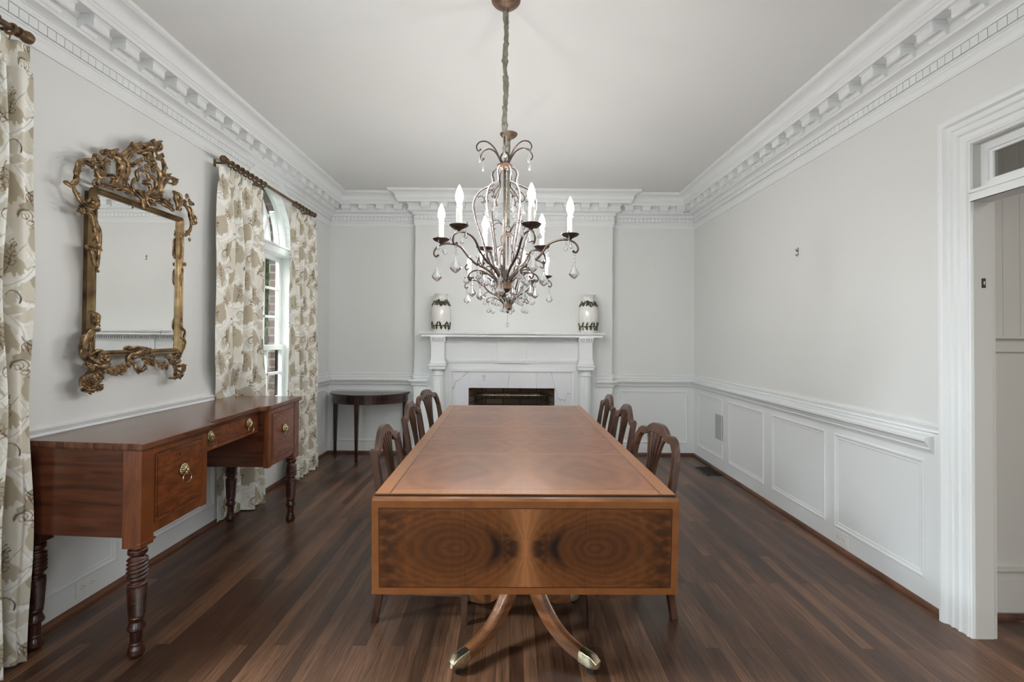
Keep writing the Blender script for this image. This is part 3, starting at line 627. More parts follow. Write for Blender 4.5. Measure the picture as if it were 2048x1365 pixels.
for k in range(1, 4): b.box(x0+0.155*k/4-0.002, x0+0.155*k/4+0.002, y0+0.01, y1-0.01, 0.001, 0.005)
b.build('scroll_grille', BLACK, R_); finish(R_, (2.0, 5.22, 0))
def hook(nm, label, cat, P, N, s=1.0):
    b = MB(); P = Vector(P); N = Vector(N); up = Vector((0, 0, 1))
    b.tube([P, P+N*0.012*s], 0.003*s, 6)
    for dz in ((0.010, -0.020) if s > 0.8 else (0,)):
        q = P+up*dz*s; b.tube([q+up*0.012*s+N*0.003, q+N*0.004, q-up*0.008*s+N*0.010, q-up*0.004*s+N*0.018, q+up*0.004*s+N*0.020], 0.0028*s, 6)
    tag(b.build(nm, NAILM), label, cat)
hook('picture_hook', 'small steel picture hook on the bare right wall', 'hook', (XR, 3.765, 1.998), (-1, 0, 0), 1.25)
hook('nail', 'tiny nail in the wall left of the chimney breast', 'nail', (-1.61, D, 2.205), (0, -1, 0), 0.45)
hook('nail', 'tiny nail in the wall right of the chimney breast', 'nail', (1.655, D, 2.185), (0, -1, 0), 0.45)
hook('picture_hook', 'small steel picture hook on the chimney breast behind the chandeliers', 'hook', (0.01, DB, 2.23), (0, -1, 0), 1.1)
# ================================================================== DINING TABLE
def vnoise(x, y, seed=0, oct_=4):
    """value noise, numpy arrays in"""
    out = np.zeros_like(x, dtype=float); amp = 1.0; tot = 0
    for o_ in range(oct_):
        xi = np.floor(x).astype(int); yi = np.floor(y).astype(int); fx = x-xi; fy_ = y-yi
        fx = fx*fx*(3-2*fx); fy_ = fy_*fy_*(3-2*fy_)
        def h(i, j):
            n_ = (i*374761393+j*668265263+(seed+o_)*974711) & 0x7fffffff; n_ = ((n_ ^ (n_ >> 13))*1274126177) & 0x7fffffff; return ((n_ ^ (n_ >> 16)) & 0xffff)/65535.0
        out += amp*((h(xi, yi)*(1-fx)+h(xi+1, yi)*fx)*(1-fy_)+(h(xi, yi+1)*(1-fx)+h(xi+1, yi+1)*fx)*fy_); tot += amp; amp *= 0.5; x = x*2.03+5.1; y = y*2.03+1.7
    return out/tot
def L3(r, g, b_): return np.array([lin(r), lin(g), lin(b_)])
def mixc(a, b_, t): t = np.clip(t, 0, 1)[..., None]; return a*(1-t)+b_*t
def grid_mesh(nx, ny, fn, col, name, mats, parent, flip=False):
    """fn(u,v)->xyz arrays on a grid; col(u,v)->rgb"""
    U, V = np.meshgrid(np.linspace(0, 1, nx), np.linspace(0, 1, ny)); P = fn(U, V).reshape(-1, 3); C = col(U, V).reshape(-1, 3)
    idx = np.arange(nx*ny).reshape(ny, nx); q = np.stack([idx[:-1, :-1], idx[:-1, 1:], idx[1:, 1:], idx[1:, :-1]], -1).reshape(-1, 4)
    if flip: q = q[:, ::-1]
    me = bpy.data.meshes.new(name); me.vertices.add(len(P)); me.vertices.foreach_set('co', P.astype(np.float32).ravel())
    me.loops.add(q.size); me.loops.foreach_set('vertex_index', q.ravel().astype(np.int32)); me.polygons.add(len(q)); me.polygons.foreach_set('loop_start', (np.arange(len(q))*4).astype(np.int32))
    me.update(calc_edges=True); me.polygons.foreach_set('use_smooth', [True]*len(q))
    a = me.attributes.new('Col', 'FLOAT_COLOR', 'POINT'); a.data.foreach_set('color', np.concatenate([C, np.ones((len(C), 1))], 1).astype(np.float32).ravel())
    me.materials.append(mats); o = bpy.data.objects.new(name, me); COL.objects.link(o)
    if parent is not None: o.parent = parent
    return o
VENEER = painted('figured_veneer', 0.30, coat=0.12, spec=0.4); VENEER.node_tree.nodes['Principled BSDF'].inputs['Coat Roughness'].default_value = 0.14
VENEERL = painted('figured_leaf_veneer', 0.42, spec=0.25)
TW, TL, TZ = 1.130, 2.50, 0.76
TB = thing('dining_table', 'long figured walnut dining table with hanging end leaf on splayed brass-footed legs', 'table', (0.043, 3.185, 0), math.radians(0.6))
SEAMS = [-TL/2+0.655, -TL/2+1.00, -TL/2+1.46, -TL/2+2.06]
def topcol(U, V):
    x = (U-0.5)*TW; y = (V-0.5)*TL
    sec = np.zeros_like(x); y0 = np.full_like(x, -TL/2); y1 = np.full_like(x, SEAMS[0])
    for k, s_ in enumerate(SEAMS):
        nx_ = SEAMS[k+1] if k+1 < len(SEAMS) else TL/2; mk = y >= s_; sec[mk] = k+1; y0[mk] = s_; y1[mk] = nx_
    xm = np.abs(x); t = (y-y0)/(y1-y0)
    n1 = vnoise(xm*5+sec*7.3, t*3.2+sec*3.1, 3); n2 = vnoise(xm*26+sec*5, t*9+2, 9); 
    cx_ = 0.27; d = np.sqrt(((xm-cx_)/0.20)**2+((t-0.5)/0.42)**2)+(n1-0.5)*0.7
    fig = 0.5+0.5*np.sin(d*11+n1*5); dark = np.exp(-(d/0.9)**2)
    c = mixc(L3(168, 108, 74), L3(128, 78, 50), 0.45*fig+0.55*n2); c = mixc(c, L3(98, 56, 36), dark*0.62*(0.45+0.55*n1)); c = mixc(c, L3(188, 130, 92), np.exp(-(xm/0.11)**2)*0.35)
    bd = (xm > TW/2-0.055) | (y < -TL/2+0.062) | (y > TL/2-0.062)
    gr = vnoise(np.where(xm > TW/2-0.055, y*160, x*160), np.where(xm > TW/2-0.055, x*14, y*14), 21)
    c = np.where(bd[..., None], mixc(L3(176, 116, 72), L3(154, 96, 56), gr), c)
    ln = (np.abs(xm-(TW/2-0.055)) < 0.0018) | ((np.abs(np.abs(y)-(TL/2-0.062)) < 0.0018) & (xm < TW/2-0.055)); c = np.where(ln[..., None], L3(92, 50, 28), c)
    for s_ in SEAMS:
        c = np.where((np.abs(y-s_) < 0.0028)[..., None], L3(70, 38, 22), c); c = np.where(((y-s_ > 0.0022) & (y-s_ < 0.011))[..., None], mixc(c, L3(196, 140, 98), np.full_like(x, 0.75)), c)
    return c*0.88
top = grid_mesh(380, 700, lambda U, V: np.stack([(U-0.5)*TW, (V-0.5)*TL, np.full_like(U, TZ)], -1), topcol, 'table_top', VENEER, TB)
b = MB(); h2 = TW/2; ht = TL/2
b.sweep([(h2, -ht, 0), (h2, ht, 0), (-h2, ht, 0), (-h2, -ht, 0)], [(0.06, TZ-0.0006), (0.0, TZ-0.0006), (0.0, TZ-0.004), (0.003, TZ-0.007), (0.003, TZ-0.017), (0.0, TZ-0.020), (0.0, TZ-0.026), (0.08, TZ-0.026)], (0, 0, 1), closed=True)
eb = b.build('edge_banding', YEWW, TB)
b = MB(); b.box(-h2+0.03, h2-0.03, -ht+0.10, ht-0.10, TZ-0.026, TZ-0.002); b.box(-h2+0.16, h2-0.16, -ht+0.24, ht-0.24, TZ-0.075, TZ-0.026); b.build('underframe', CHAIRW, TB)
# falling end leaf: quarter-round rule joint, figured face with two mirrored ovals
LH = 0.350
def leafcol(U, V):
    W2 = TW/2+0.006; x = (U-0.5)*2*W2; z = (V-0.5)*LH; xm = np.abs(x); zm = np.abs(z)
    n1 = vnoise(xm*6, zm*9+3, 5); n2 = vnoise(xm*30, zm*46+z*6, 8); n3 = vnoise(x*9+40, z*9, 14, 3); n4 = vnoise(xm*70, zm*24, 31, 3)
    ex = (xm-0.255)/np.where(xm < 0.255, 0.125, 0.21); d = np.sqrt(ex**2+(z/0.098)**2)+(n1-0.5)*0.32
    ring = 0.5+0.5*np.sin(d*26+n1*6)
    c = mixc(L3(116, 68, 30), L3(72, 37, 13), 0.25*n3+0.42*n2+0.30*n4); c = mixc(c, L3(142, 88, 44), 0.24*ring*(d < 2.0)); c = mixc(c, L3(52, 24, 11), np.exp(-(d/0.98)**4)*0.6); c = mixc(c, L3(108, 62, 28), 0.38*ring*np.exp(-(d/0.6)**2))
    dk = np.exp(-((d-1.12)/0.16)**2)*np.exp(-((xm-0.115)/0.065)**2)*np.exp(-(z/0.085)**2); c = mixc(c, L3(20, 10, 6), np.clip(dk*(0.9+0.7*n1), 0, 0.95))
    sp_ = np.exp(-((xm-0.055)/0.035)**2)*np.exp(-((zm-0.022)/0.038)**2); c = mixc(c, L3(30, 16, 9), np.clip(sp_*(n2*3.2-0.85), 0, 0.9))
    blk = np.clip((vnoise(xm*38, zm*22, 41, 3)-0.47)*9, 0, 1)*np.exp(-((xm-0.066)/0.040)**2)*np.exp(-(z/(0.075+0.02*n1))**6); c = mixc(c, L3(26, 13, 7), blk*0.7); fine = 0.5+0.5*np.sin(d*78+n1*26+n3*9); c = mixc(c, L3(44, 22, 9), 0.30*fine*n4)
    core = np.exp(-(xm/(0.020+0.6*zm**1.25))**2); c = mixc(c, L3(172, 114, 70), core*0.7)
    fan = 0.5+0.5*np.sin(np.arctan2(zm+0.02, xm+1e-4)*34+n1*9); c = mixc(c, L3(92, 50, 24), 0.28*fan*np.exp(-(xm/0.16)**2)*(zm > 0.03))
    corner = np.exp(-((xm-0.51)/0.05)**2)*np.clip(n2*2.2-0.6, 0, 1); c = mixc(c, L3(40, 20, 10), corner*0.8)
    streak = vnoise(xm*4+zm*7, zm*60, 17, 3); c = mixc(c, L3(66, 34, 16), np.clip((streak-0.55)*3, 0, 0.5)*(xm > 0.3))
    for s_ in (-0.225, 0.225): c = np.where((np.abs(x-s_) < 0.0011)[..., None], c*0.7, c)
    bd = (xm > W2-0.026) | (zm > LH/2-0.026); g = vnoise(x*24, z*24, 33); c = np.where(bd[..., None], mixc(L3(136, 84, 44), L3(114, 67, 32), g), c)
    ln = ((np.abs(xm-(W2-0.026)) < 0.0012) & (zm < LH/2-0.026)) | ((np.abs(zm-(LH/2-0.026)) < 0.0012) & (xm < W2-0.026)); return np.where(ln[..., None], L3(60, 32, 16), c)*0.84
for sgn in (-1, 1):
    yt, yb_ = sgn*(ht+0.027), sgn*(ht+0.012); zt_, zb_ = TZ-0.020, TZ-0.020-LH
    lf = grid_mesh(640, 220, lambda U, V: np.stack([(U-0.5)*(TW+0.012)*(1-0.006*(1-V))*(-sgn), yb_+(yt-yb_)*V, zb_+(zt_-zb_)*V], -1), leafcol, 'drop_leaf', VENEERL, TB)
    b = MB(); w2 = TW/2+0.006; th = sgn*-0.018
    P = [(yt, zt_), (yb_, zb_), (yb_+th, zb_), (yt+th, zt_)]
    b.poly([(-w2+0.0005, y+th*0.01, z) for y, z in P], (2*w2-0.001, 0, 0)); b.build('leaf_board', YEWW, lf)
    b = MB(); pr = [(sgn*(ht+0.0), TZ-0.0085), (sgn*(ht+0.010), TZ-0.0092), (sgn*(ht+0.017), TZ-0.0125), (sgn*(ht+0.021), TZ-0.0165), (sgn*(ht+0.024), TZ-0.021), (sgn*(ht+0.0), TZ-0.021)]
    b.poly([(-w2, y, z) for y, z in pr], (2*w2, 0, 0)); b.build('rule_joint', YEWW, lf)
    b = MB(); b.box(-h2+0.0005, h2-0.0005, min(sgn*(ht-0.01), sgn*(ht+0.0045)), max(sgn*(ht-0.01), sgn*(ht+0.0045)), TZ-0.0085, TZ-0.0062); b.build('joint_shadow_strip', EBONY_SHADE, lf)
# two pedestals with sabre legs and brass casters
def sabre(b, ang, c, k_=1.0):
    ca, sa = math.cos(ang), math.sin(ang); pts = [(0.035, 0.315), (0.07, 0.262), (0.115, 0.190), (0.175, 0.125), (0.245, 0.082), (0.325, 0.060), (0.375, 0.054)]
    sm = smooth_path([(r, z, 0) for r, z in pts], 5); P = [(c[0]+ca*p.x*k_, c[1]+sa*p.x*k_, p.y) for p in sm]; n_ = len(P)
    R_ = [0.030-0.009*i/(n_-1) for i in range(n_)]
    # moulded section: reeded top edges
    sec = [(-1.05, -0.9), (-1.05, 0.9), (0.55, 0.95), (0.95, 0.80), (1.10, 0.55), (0.92, 0.40), (0.92, -0.40), (1.10, -0.55), (0.95, -0.80), (0.55, -0.95)]
    b.tube(P, R_, sec=sec, up=(0, 0, 1), smooth=False); return P
for py in (-0.84, 0.84):
    pc = (0.005, py); b = MB()
    b.lathe([(0.05, 0.225), (0.072, 0.235), (0.078, 0.26), (0.070, 0.30), (0.060, 0.33), (0.050, 0.36), (0.046, 0.40), (0.060, 0.46), (0.066, 0.50), (0.058, 0.54), (0.045, 0.57), (0.050, 0.60), (0.060, 0.62), (0.060, 0.665)], 28, (pc[0], pc[1], 0)); b.box(pc[0]-0.13, pc[0]+0.13, pc[1]-0.13, pc[1]+0.13, 0.655, 0.70)
    b.lathe([(0.001, 0.198), (0.03, 0.20), (0.045, 0.215), (0.05, 0.226)], 20, (pc[0], pc[1], 0)); b.build('pedestal', YEWW, TB)
    for ang in (PI/4, 3*PI/4, 5*PI/4, 7*PI/4):
        b = MB(); P = sabre(b, ang, pc, 1.0 if py < 0 else 0.86); lg = b.build('leg', YEWW, TB, bevel=0.001)
        ca, sa = math.cos(ang), math.sin(ang); q = Vector(P[-1]); b = MB(); d_ = Vector((ca, sa, 0))
        b.tube([q-d_*0.045+Vector((0,0,0.004)), q-d_*0.01, q+d_*0.012-Vector((0,0,0.003)), q+d_*0.026-Vector((0,0,0.011)), q+d_*0.032-Vector((0,0,0.024))], [0.0245, 0.0245, 0.024, 0.021, 0.012], sec=[(-1, -0.9), (-1, 0.9), (0.5, 0.97), (0.85, 0.86), (1.0, 0.6), (1.04, 0), (1.0, -0.6), (0.85, -0.86), (0.5, -0.97)], up=(0, 0, 1), smooth=True)
        cs = b.build('caster', NICKEL, lg, bevel=0.002); b = MB(); wc = q+d_*0.006; pr = Vector((-sa, ca, 0)); b.tube([Vector((wc.x, wc.y, 0.0155))-pr*0.010, Vector((wc.x, wc.y, 0.0155))+pr*0.010], 0.0155, 16); b.build('wheel', BLACK, lg)

# ================================================================== CHAIRS
def chair(kind, name, label):
    C = thing(name, label, 'chair')
    HB = 0.235                                      # half width of the back
    def rk(z): return -0.075*max(0, (z-0.44)/0.46)**1.25-0.055*max(0, (0.40-z)/0.40)**1.6     # rake: back leans away, rear legs splay back
    def m3(y, z, dx=0.0): return Vector((rk(z)+dx, y, z))
    def ribbon(b, pts, wid, t0=0.0, t1=0.020):
        """band of given half widths drawn in the raked plane of the back, with thickness"""
        n_ = len(pts); v = []
        for i in range(n_):
            a = Vector((*pts[max(i-1, 0)], 0)); c = Vector((*pts[min(i+1, n_-1)], 0)); d = (c-a).normalized(); nn = Vector((-d.y, d.x, 0)); ww = wid[i] if isinstance(wid, list) else wid
            for s_ in (1, -1):
                y = pts[i][0]+nn.x*ww*s_; z = pts[i][1]+nn.y*ww*s_
                v += [m3(y, z, -t1), m3(y, z, -t0)]
        fs = []
        for i in range(n_-1):
            q = i*4; r_ = q+4; fs += [(q, r_, r_+1, q+1), (q+3, r_+3, r_+2, q+2), (q+1, r_+1, r_+3, q+3), (q, q+2, r_+2, r_)]
        fs += [(0, 1, 3, 2), ((n_-1)*4, (n_-1)*4+2, (n_-1)*4+3, (n_-1)*4+1)]; b.add(v, fs, False)
    def sp2(p, k=6): return [(q.x, q.y) for q in smooth_path([(a, c, 0) for a, c in p], k)]
    for s_ in (-1, 1):                              # rear leg and stile in one piece
        b = MB(); zs = [0.0, 0.10, 0.20, 0.30, 0.40, 0.50, 0.60, 0.70]
        yy = lambda z: s_*(HB-0.035*max(0, (0.45-z)/0.45))
        P = [m3(yy(z), z, -0.012) for z in zs]
        P += ([m3(s_*HB, 0.77, -0.012), m3(s_*(HB-0.001), 0.814, -0.012)] if kind == 'camel' else [m3(s_*(HB-0.004), 0.755, -0.012), m3(s_*(HB-0.022), 0.805, -0.012), m3(s_*(HB-0.055), 0.842, -0.012)])
        b.tube(P, [0.017]*len(P), sec=[(-0.95, -1), (0.95, -1), (0.95, 1), (-0.95, 1)], up=(1, 0, 0), smooth=False); b.build('rear_leg', CHAIRW, C, bevel=0.004)
    # crest
    b = MB()
    if kind == 'camel':
        half = [(0, 0.876), (0.05, 0.871), (0.09, 0.854), (0.125, 0.830), (0.16, 0.807), (0.19, 0.797), (0.215, 0.800), (0.246, 0.810)]; wd = [0.020, 0.020, 0.020, 0.021, 0.020, 0.017, 0.015, 0.013]
    else:
        half = [(0, 0.880), (0.05, 0.876), (0.085, 0.864), (0.110, 0.850), (0.135, 0.846), (0.165, 0.846), (0.195, 0.834), (0.217, 0.800)]; wd = [0.024, 0.024, 0.021, 0.018, 0.019, 0.019, 0.018, 0.016]
    full = [(-y, z) for y, z in half[::-1]][:-1]+half; wf = wd[::-1][:-1]+wd
    fp = sp2(full, 4); wi = list(np.interp(np.linspace(0, 1, len(fp)), np.linspace(0, 1, len(wf)), wf)); ribbon(b, fp, wi, 0.0, 0.024); b.build('crest_rail', CHAIRW, C, bevel=0.003)
    # pierced splat: five reeds fanning up from the shoe
    b = MB(); n_ = 5
    for k in range(n_):
        f = (k-2)/2; top_ = 0.864-0.030*abs(f)**1.6
        pts = sp2([(f*0.030, 0.475), (f*0.030, 0.55), (f*0.034, 0.63), (f*0.048, 0.72), (f*0.070, 0.80), (f*0.088, top_)], 5); wl = list(np.interp(np.linspace(0, 1, len(pts)), [0, 0.35, 0.6, 1], [0.0085, 0.006, 0.0055, 0.0085])); ribbon(b, pts, wl, 0.002, 0.018)
    ribbon(b, [(-0.037, 0.50), (0.037, 0.50)], 0.022, 0.002, 0.018); ribbon(b, [(-0.038, 0.60), (0.038, 0.60)], 0.011, 0.002, 0.019)
    b.build('splat', CHAIRW, C, bevel=0.0015)
    b = MB(); b.box(rk(0.45)-0.03, rk(0.45)+0.0, -HB+0.01, HB-0.01, 0.405, 0.475); P = [(0, -0.225), (0.375, -0.25), (0.398, -0.15), (0.403, 0), (0.398, 0.15), (0.375, 0.25), (0, 0.225)]
    b.poly([(x, y, 0.395) for x, y in P], (0, 0, 0.055)); b.build('seat_rail', CHAIRW, C, bevel=0.004)
    b = MB(); rings = []
    for sc_, z in ((0.985, 0.450), (0.995, 0.462), (0.97, 0.474), (0.88, 0.482), (0.5, 0.486)): rings.append([(0.21+(x-0.21)*sc_, y*sc_, z) for x, y in P])
    v = sum(rings, []); m_ = len(P); fs = [(i*m_+k, i*m_+(k+1) % m_, (i+1)*m_+(k+1) % m_, (i+1)*m_+k) for i in range(len(rings)-1) for k in range(m_)]+[tuple((len(rings)-1)*m_+k for k in range(m_))]; b.add(v, fs, True); b.build('seat', CREAM, C, sharp=60)
    for s_ in (-1, 1):
        b = MB(); b.tube([(0.362, s_*0.222, 0.40), (0.362, s_*0.222, 0.0)], [0.021, 0.0135], sec=[(-1, -1), (1, -1), (1, 1), (-1, 1)], up=(1, 0, 0), smooth=False); b.build('front_leg', CHAIRW, C, bevel=0.002)
    b = MB(); sec = [(-1, -0.5), (1, -0.5), (1, 0.5), (-1, 0.5)]
    for s_ in (-1, 1): b.tube([(-0.045, s_*0.212, 0.145), (0.362, s_*0.222, 0.145)], 0.013, sec=sec, up=(0, 0, 1), smooth=False)
    b.tube([(0.17, -0.218, 0.145), (0.17, 0.218, 0.145)], 0.013, sec=sec, up=(0, 0, 1), smooth=False); b.build('stretcher', CHAIRW, C)
    return C
GC = 'mahogany dining chairs along the table'
camel = chair('camel', 'dining_chair', 'camel-back mahogany chair on the left side of the table, nearest the viewer'); camel['group'] = GC
hoop = chair('hoop', 'dining_chair', 'round-shouldered hoop-back mahogany chair on the right, nearest the viewer and turned outward'); hoop['group'] = GC
camel.location = (-0.575, 2.645, 0)
dup(camel, None, (-0.628, 3.585, 0), math.radians(-1), 'camel-back mahogany chair in the middle of the left side of the table')
dup(camel, None, (0.712, 3.52, 0), math.radians(181), 'camel-back mahogany chair in the middle of the right side of the table')
dup(camel, None, (0.708, 4.13, 0), math.radians(180), 'camel-back mahogany chair at the far right end, closest to the fireplace')
hoop.location = (0.690, 2.675, 0); hoop.rotation_euler = (0, 0, math.radians(190))
dup(hoop, None, (-0.640, 4.31, 0), math.radians(-12), 'hoop-back mahogany chair at the far left end of the table, by the fireplace')

# ================================================================== SIDEBOARD
SB = thing('sideboard', 'large mahogany sideboard with three lion-ring drawers on twist-turned legs against the left wall', 'sideboard')
Z0, Z1 = 0.868, 0.900
def shrink(P, d):                                   # crude inset for the body beneath the top
    cx = sum(p[0] for p in P)/len(P); cy = sum(p[1] for p in P)/len(P)
    return [(x-d*(1 if x > cx else -0.2), y-d*(1 if y > cy else -1)) for x, y in P]
FXN, FXF = -1.512, -1.545                            # front edge of the top, near and far
TOP = [(-2.066, 2.165), (FXN, 2.103), (FXN+0.002, 2.615), (FXN-0.062, 2.665), (FXF-0.048, 3.225), (FXF+0.006, 3.285), (FXF-0.012, 3.812), (-2.066, 3.812)]
b = MB(); b.poly([(x, y, Z0+0.006) for x, y in TOP], (0, 0, Z1-Z0-0.006)); P2 = [(x-(0.006 if x > -2 else 0), y+(0.006 if y < 2.5 else (-0.006 if y > 3.8 else 0))) for x, y in TOP]; b.poly([(x, y, Z0) for x, y in P2], (0, 0, 0.008)); b.build('top', MAHOGT, SB, bevel=0.004)
fx = lambda y: -1.534+(y-2.13)*(-0.0235)             # front face line of the two end blocks
# end blocks
b = MB()
for ya, yb, yin in ((2.130, 2.600, 1), (3.300, 3.780, 0)):
    b.poly([(-2.058, ya+(0.045 if yin else 0), 0.502), (fx(ya)-0.004, ya+0.004, 0.502), (fx(yb), yb, 0.502), (-2.058, yb, 0.502)], (0, 0, Z0-0.502))
cf = lambda y: fx(y)-0.072
b.poly([(-2.058, 2.60, 0.735), (cf(2.6), 2.60, 0.735), (cf(3.3), 3.30, 0.735), (-2.058, 3.30, 0.735)], (0, 0, Z0-0.735))
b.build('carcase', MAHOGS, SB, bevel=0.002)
# corner posts with stepped feet blocks
b = MB(); 
for y0, y1, zb in ((2.127, 2.205, 0.462), (3.706, 3.784, 0.462)):
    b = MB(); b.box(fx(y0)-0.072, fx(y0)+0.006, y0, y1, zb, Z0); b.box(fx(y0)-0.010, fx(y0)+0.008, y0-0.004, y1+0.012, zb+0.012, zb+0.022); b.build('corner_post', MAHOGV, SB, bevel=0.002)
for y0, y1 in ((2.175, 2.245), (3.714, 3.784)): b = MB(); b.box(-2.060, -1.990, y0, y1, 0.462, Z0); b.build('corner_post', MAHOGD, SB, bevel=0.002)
for yc, y0, y1 in ((2.55, 2.560, 2.604), (3.3, 3.296, 3.340)): b = MB(); b.box(fx(yc)-0.03, fx(yc)+0.004, y0, y1, 0.496, Z0); b.build('stile', MAHOGV, SB, bevel=0.002)
b = MB()
for ya, yb in ((2.205, 2.565), (3.335, 3.708)):
    b.poly([(fx(ya)-0.02, ya, 0.500), (fx(ya)+0.003, ya, 0.500), (fx(yb)+0.003, yb, 0.500), (fx(yb)-0.02, yb, 0.500)], (0, 0, 0.038)); b.poly([(fx(ya)-0.02, ya, 0.838), (fx(ya)+0.003, ya, 0.838), (fx(yb)+0.003, yb, 0.838), (fx(yb)-0.02, yb, 0.838)], (0, 0, 0.03))
b.poly([(cf(2.6), 2.604, 0.732), (cf(2.6)+0.010, 2.604, 0.732), (cf(3.3)+0.010, 3.296, 0.732), (cf(3.3), 3.296, 0.732)], (0, 0, 0.020)); b.poly([(cf(2.6), 2.604, 0.848), (cf(2.6)+0.010, 2.604, 0.848), (cf(3.3)+0.010, 3.296, 0.848), (cf(3.3), 3.296, 0.848)], (0, 0, 0.020))
b.build('rail', MAHOGV, SB, bevel=0.001)
# lion-mask ring pull, meshed once: faces +X
def lion(parent, y, z, x):
    b = MB(); b.lathe([(0.001, 0.0), (0.021, 0.0), (0.023, 0.004), (0.018, 0.008), (0.001, 0.010)], 20, (0, 0, 0), 'X')
    rr = random.Random(3)
    for k in range(16):
        a = 2*PI*k/16; b.ball((0.008, 0.019*math.cos(a), 0.019*math.sin(a)+0.002), 0.0062, 7, 5, (0.9, 1, 1))
    for k in range(10):
        a = 2*PI*k/10+0.2; b.ball((0.012, 0.0125*math.cos(a), 0.0125*math.sin(a)+0.004), 0.0052, 7, 5)
    b.ball((0.015, 0, 0.004), 0.012, 10, 8, (0.8, 1, 1.1)); b.ball((0.024, 0, -0.001), 0.0055, 8, 6, (1, 0.9, 1.5)); b.ball((0.022, -0.006, -0.009), 0.006, 8, 6); b.ball((0.022, 0.006, -0.009), 0.006, 8, 6); b.ball((0.020, 0, -0.016), 0.005, 8, 6)
    b.ball((0.022, -0.006, 0.007), 0.003, 6, 4); b.ball((0.022, 0.006, 0.007), 0.003, 6, 4)
    b.tube([(0.022+0.004*math.sin(PI*k/14), 0.021*math.sin(2*PI*k/28), -0.033+0.021*math.cos(2*PI*k/28)) for k in range(28)]+[(0.022, 0, -0.012)], 0.0021, 6)
    s_ = 1.12; b.xform(Matrix.Translation((x, y, z)) @ Matrix.Scale(s_, 4)); b.build('ring_pull', BRASS, parent)
def drawer(ya, yb, z0, z1, f, pulls, keyh):
    b = MB(); P = [(f(ya)-0.012, ya), (f(ya)+0.0055, ya), (f(yb)+0.0055, yb), (f(yb)-0.012, yb)]; b.poly([(x, y, z0) for x, y in P], (0, 0, z1-z0)); dw = b.build('drawer', MAHOG, SB, bevel=0.0015)
    b = MB(); c0 = [(f(ya)+0.0058, ya, z0), (f(yb)+0.0058, yb, z0), (f(yb)+0.0058, yb, z1), (f(ya)+0.0058, ya, z1)]
    b.sweep(c0, [(0.0, 0), (0.0, 0.0025), (0.0018, 0.0025), (0.0018, 0)], (1, 0, 0), closed=True); b.build('cockbead', INLAY, dw)
    b = MB(); i_ = 0.016; c0 = [(f(ya)+0.0058, ya+i_, z0+i_), (f(yb)+0.0058, yb-i_, z0+i_), (f(yb)+0.0058, yb-i_, z1-i_), (f(ya)+0.0058, ya+i_, z1-i_)]; b.sweep(c0, [(0.0, -0.001), (0.0, 0.0005), (0.0012, 0.0005), (0.0012, -0.001)], (1, 0, 0), closed=True); b.build('inlay_line', EBONY_SHADE, dw)
    yk = (ya+yb)/2; b = MB(); b.box(f(yk)+0.003, f(yk)+0.0066, yk-0.0016, yk+0.0016, keyh-0.012, keyh); b.tube([(f(yk)+0.003, yk, keyh), (f(yk)+0.0066, yk, keyh)], 0.0036, 10); b.build('keyhole', EBONY_SHADE, dw)
    for py_, pz_ in pulls: lion(dw, py_, pz_, f(py_)+0.006)
fdr = lambda y: fx(y); cdr = lambda y: cf(y)+0.002
drawer(2.210, 2.556, 0.542, 0.836, fdr, [(2.400, 0.722)], 0.800)
drawer(3.345, 3.702, 0.542, 0.836, fdr, [(3.52, 0.715)], 0.805)
drawer(2.612, 3.288, 0.755, 0.846, cdr, [(2.735, 0.810), (3.155, 0.810)], 0.838)
# twist-turned legs
def twist_leg(cx, cy):
    zs = list(np.linspace(0, 0.462, 210)); seg_ = 128
    base = lambda z: float(np.interp(z, [0, 0.004, 0.018, 0.036, 0.050, 0.053, 0.056, 0.060, 0.064, 0.112, 0.116, 0.122, 0.128, 0.134, 0.150, 0.160, 0.166, 0.170, 0.300, 0.306, 0.312, 0.322, 0.330, 0.410, 0.418, 0.424, 0.432, 0.448, 0.455, 0.462],
        [0.020, 0.026, 0.032, 0.030, 0.024, 0.0235, 0.027, 0.023, 0.022, 0.0235, 0.033, 0.034, 0.034, 0.031, 0.026, 0.028, 0.031, 0.0285, 0.0355, 0.037, 0.028, 0.028, 0.037, 0.036, 0.028, 0.027, 0.036, 0.036, 0.028, 0.028]))
    b = MB(); v = []; n_ = len(zs)
    for k in range(seg_):
        a = 2*PI*k/seg_
        for z in zs:
            r_ = base(z)
            if 0.172 < z < 0.300: r_ += 0.0021*math.sin(20*a-z*740)*min(1, (z-0.172)/0.006, (0.300-z)/0.006)
            elif 0.326 < z < 0.412: r_ += 0.0034*math.sin(2*a-z*370)*min(1, (z-0.326)/0.006, (0.412-z)/0.006)
            elif 0.116 < z < 0.130: r_ += 0.0012*math.sin(z*1100)
            v.append((cx+r_*math.cos(a), cy+r_*math.sin(a), z))
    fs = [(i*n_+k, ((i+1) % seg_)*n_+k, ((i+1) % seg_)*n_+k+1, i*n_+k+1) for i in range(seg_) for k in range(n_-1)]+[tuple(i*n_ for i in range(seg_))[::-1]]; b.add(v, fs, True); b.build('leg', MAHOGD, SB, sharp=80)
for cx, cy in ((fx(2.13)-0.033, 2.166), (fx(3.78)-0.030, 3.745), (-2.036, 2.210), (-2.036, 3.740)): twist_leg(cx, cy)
finish(SB, (-1.8, 2.97, 0))

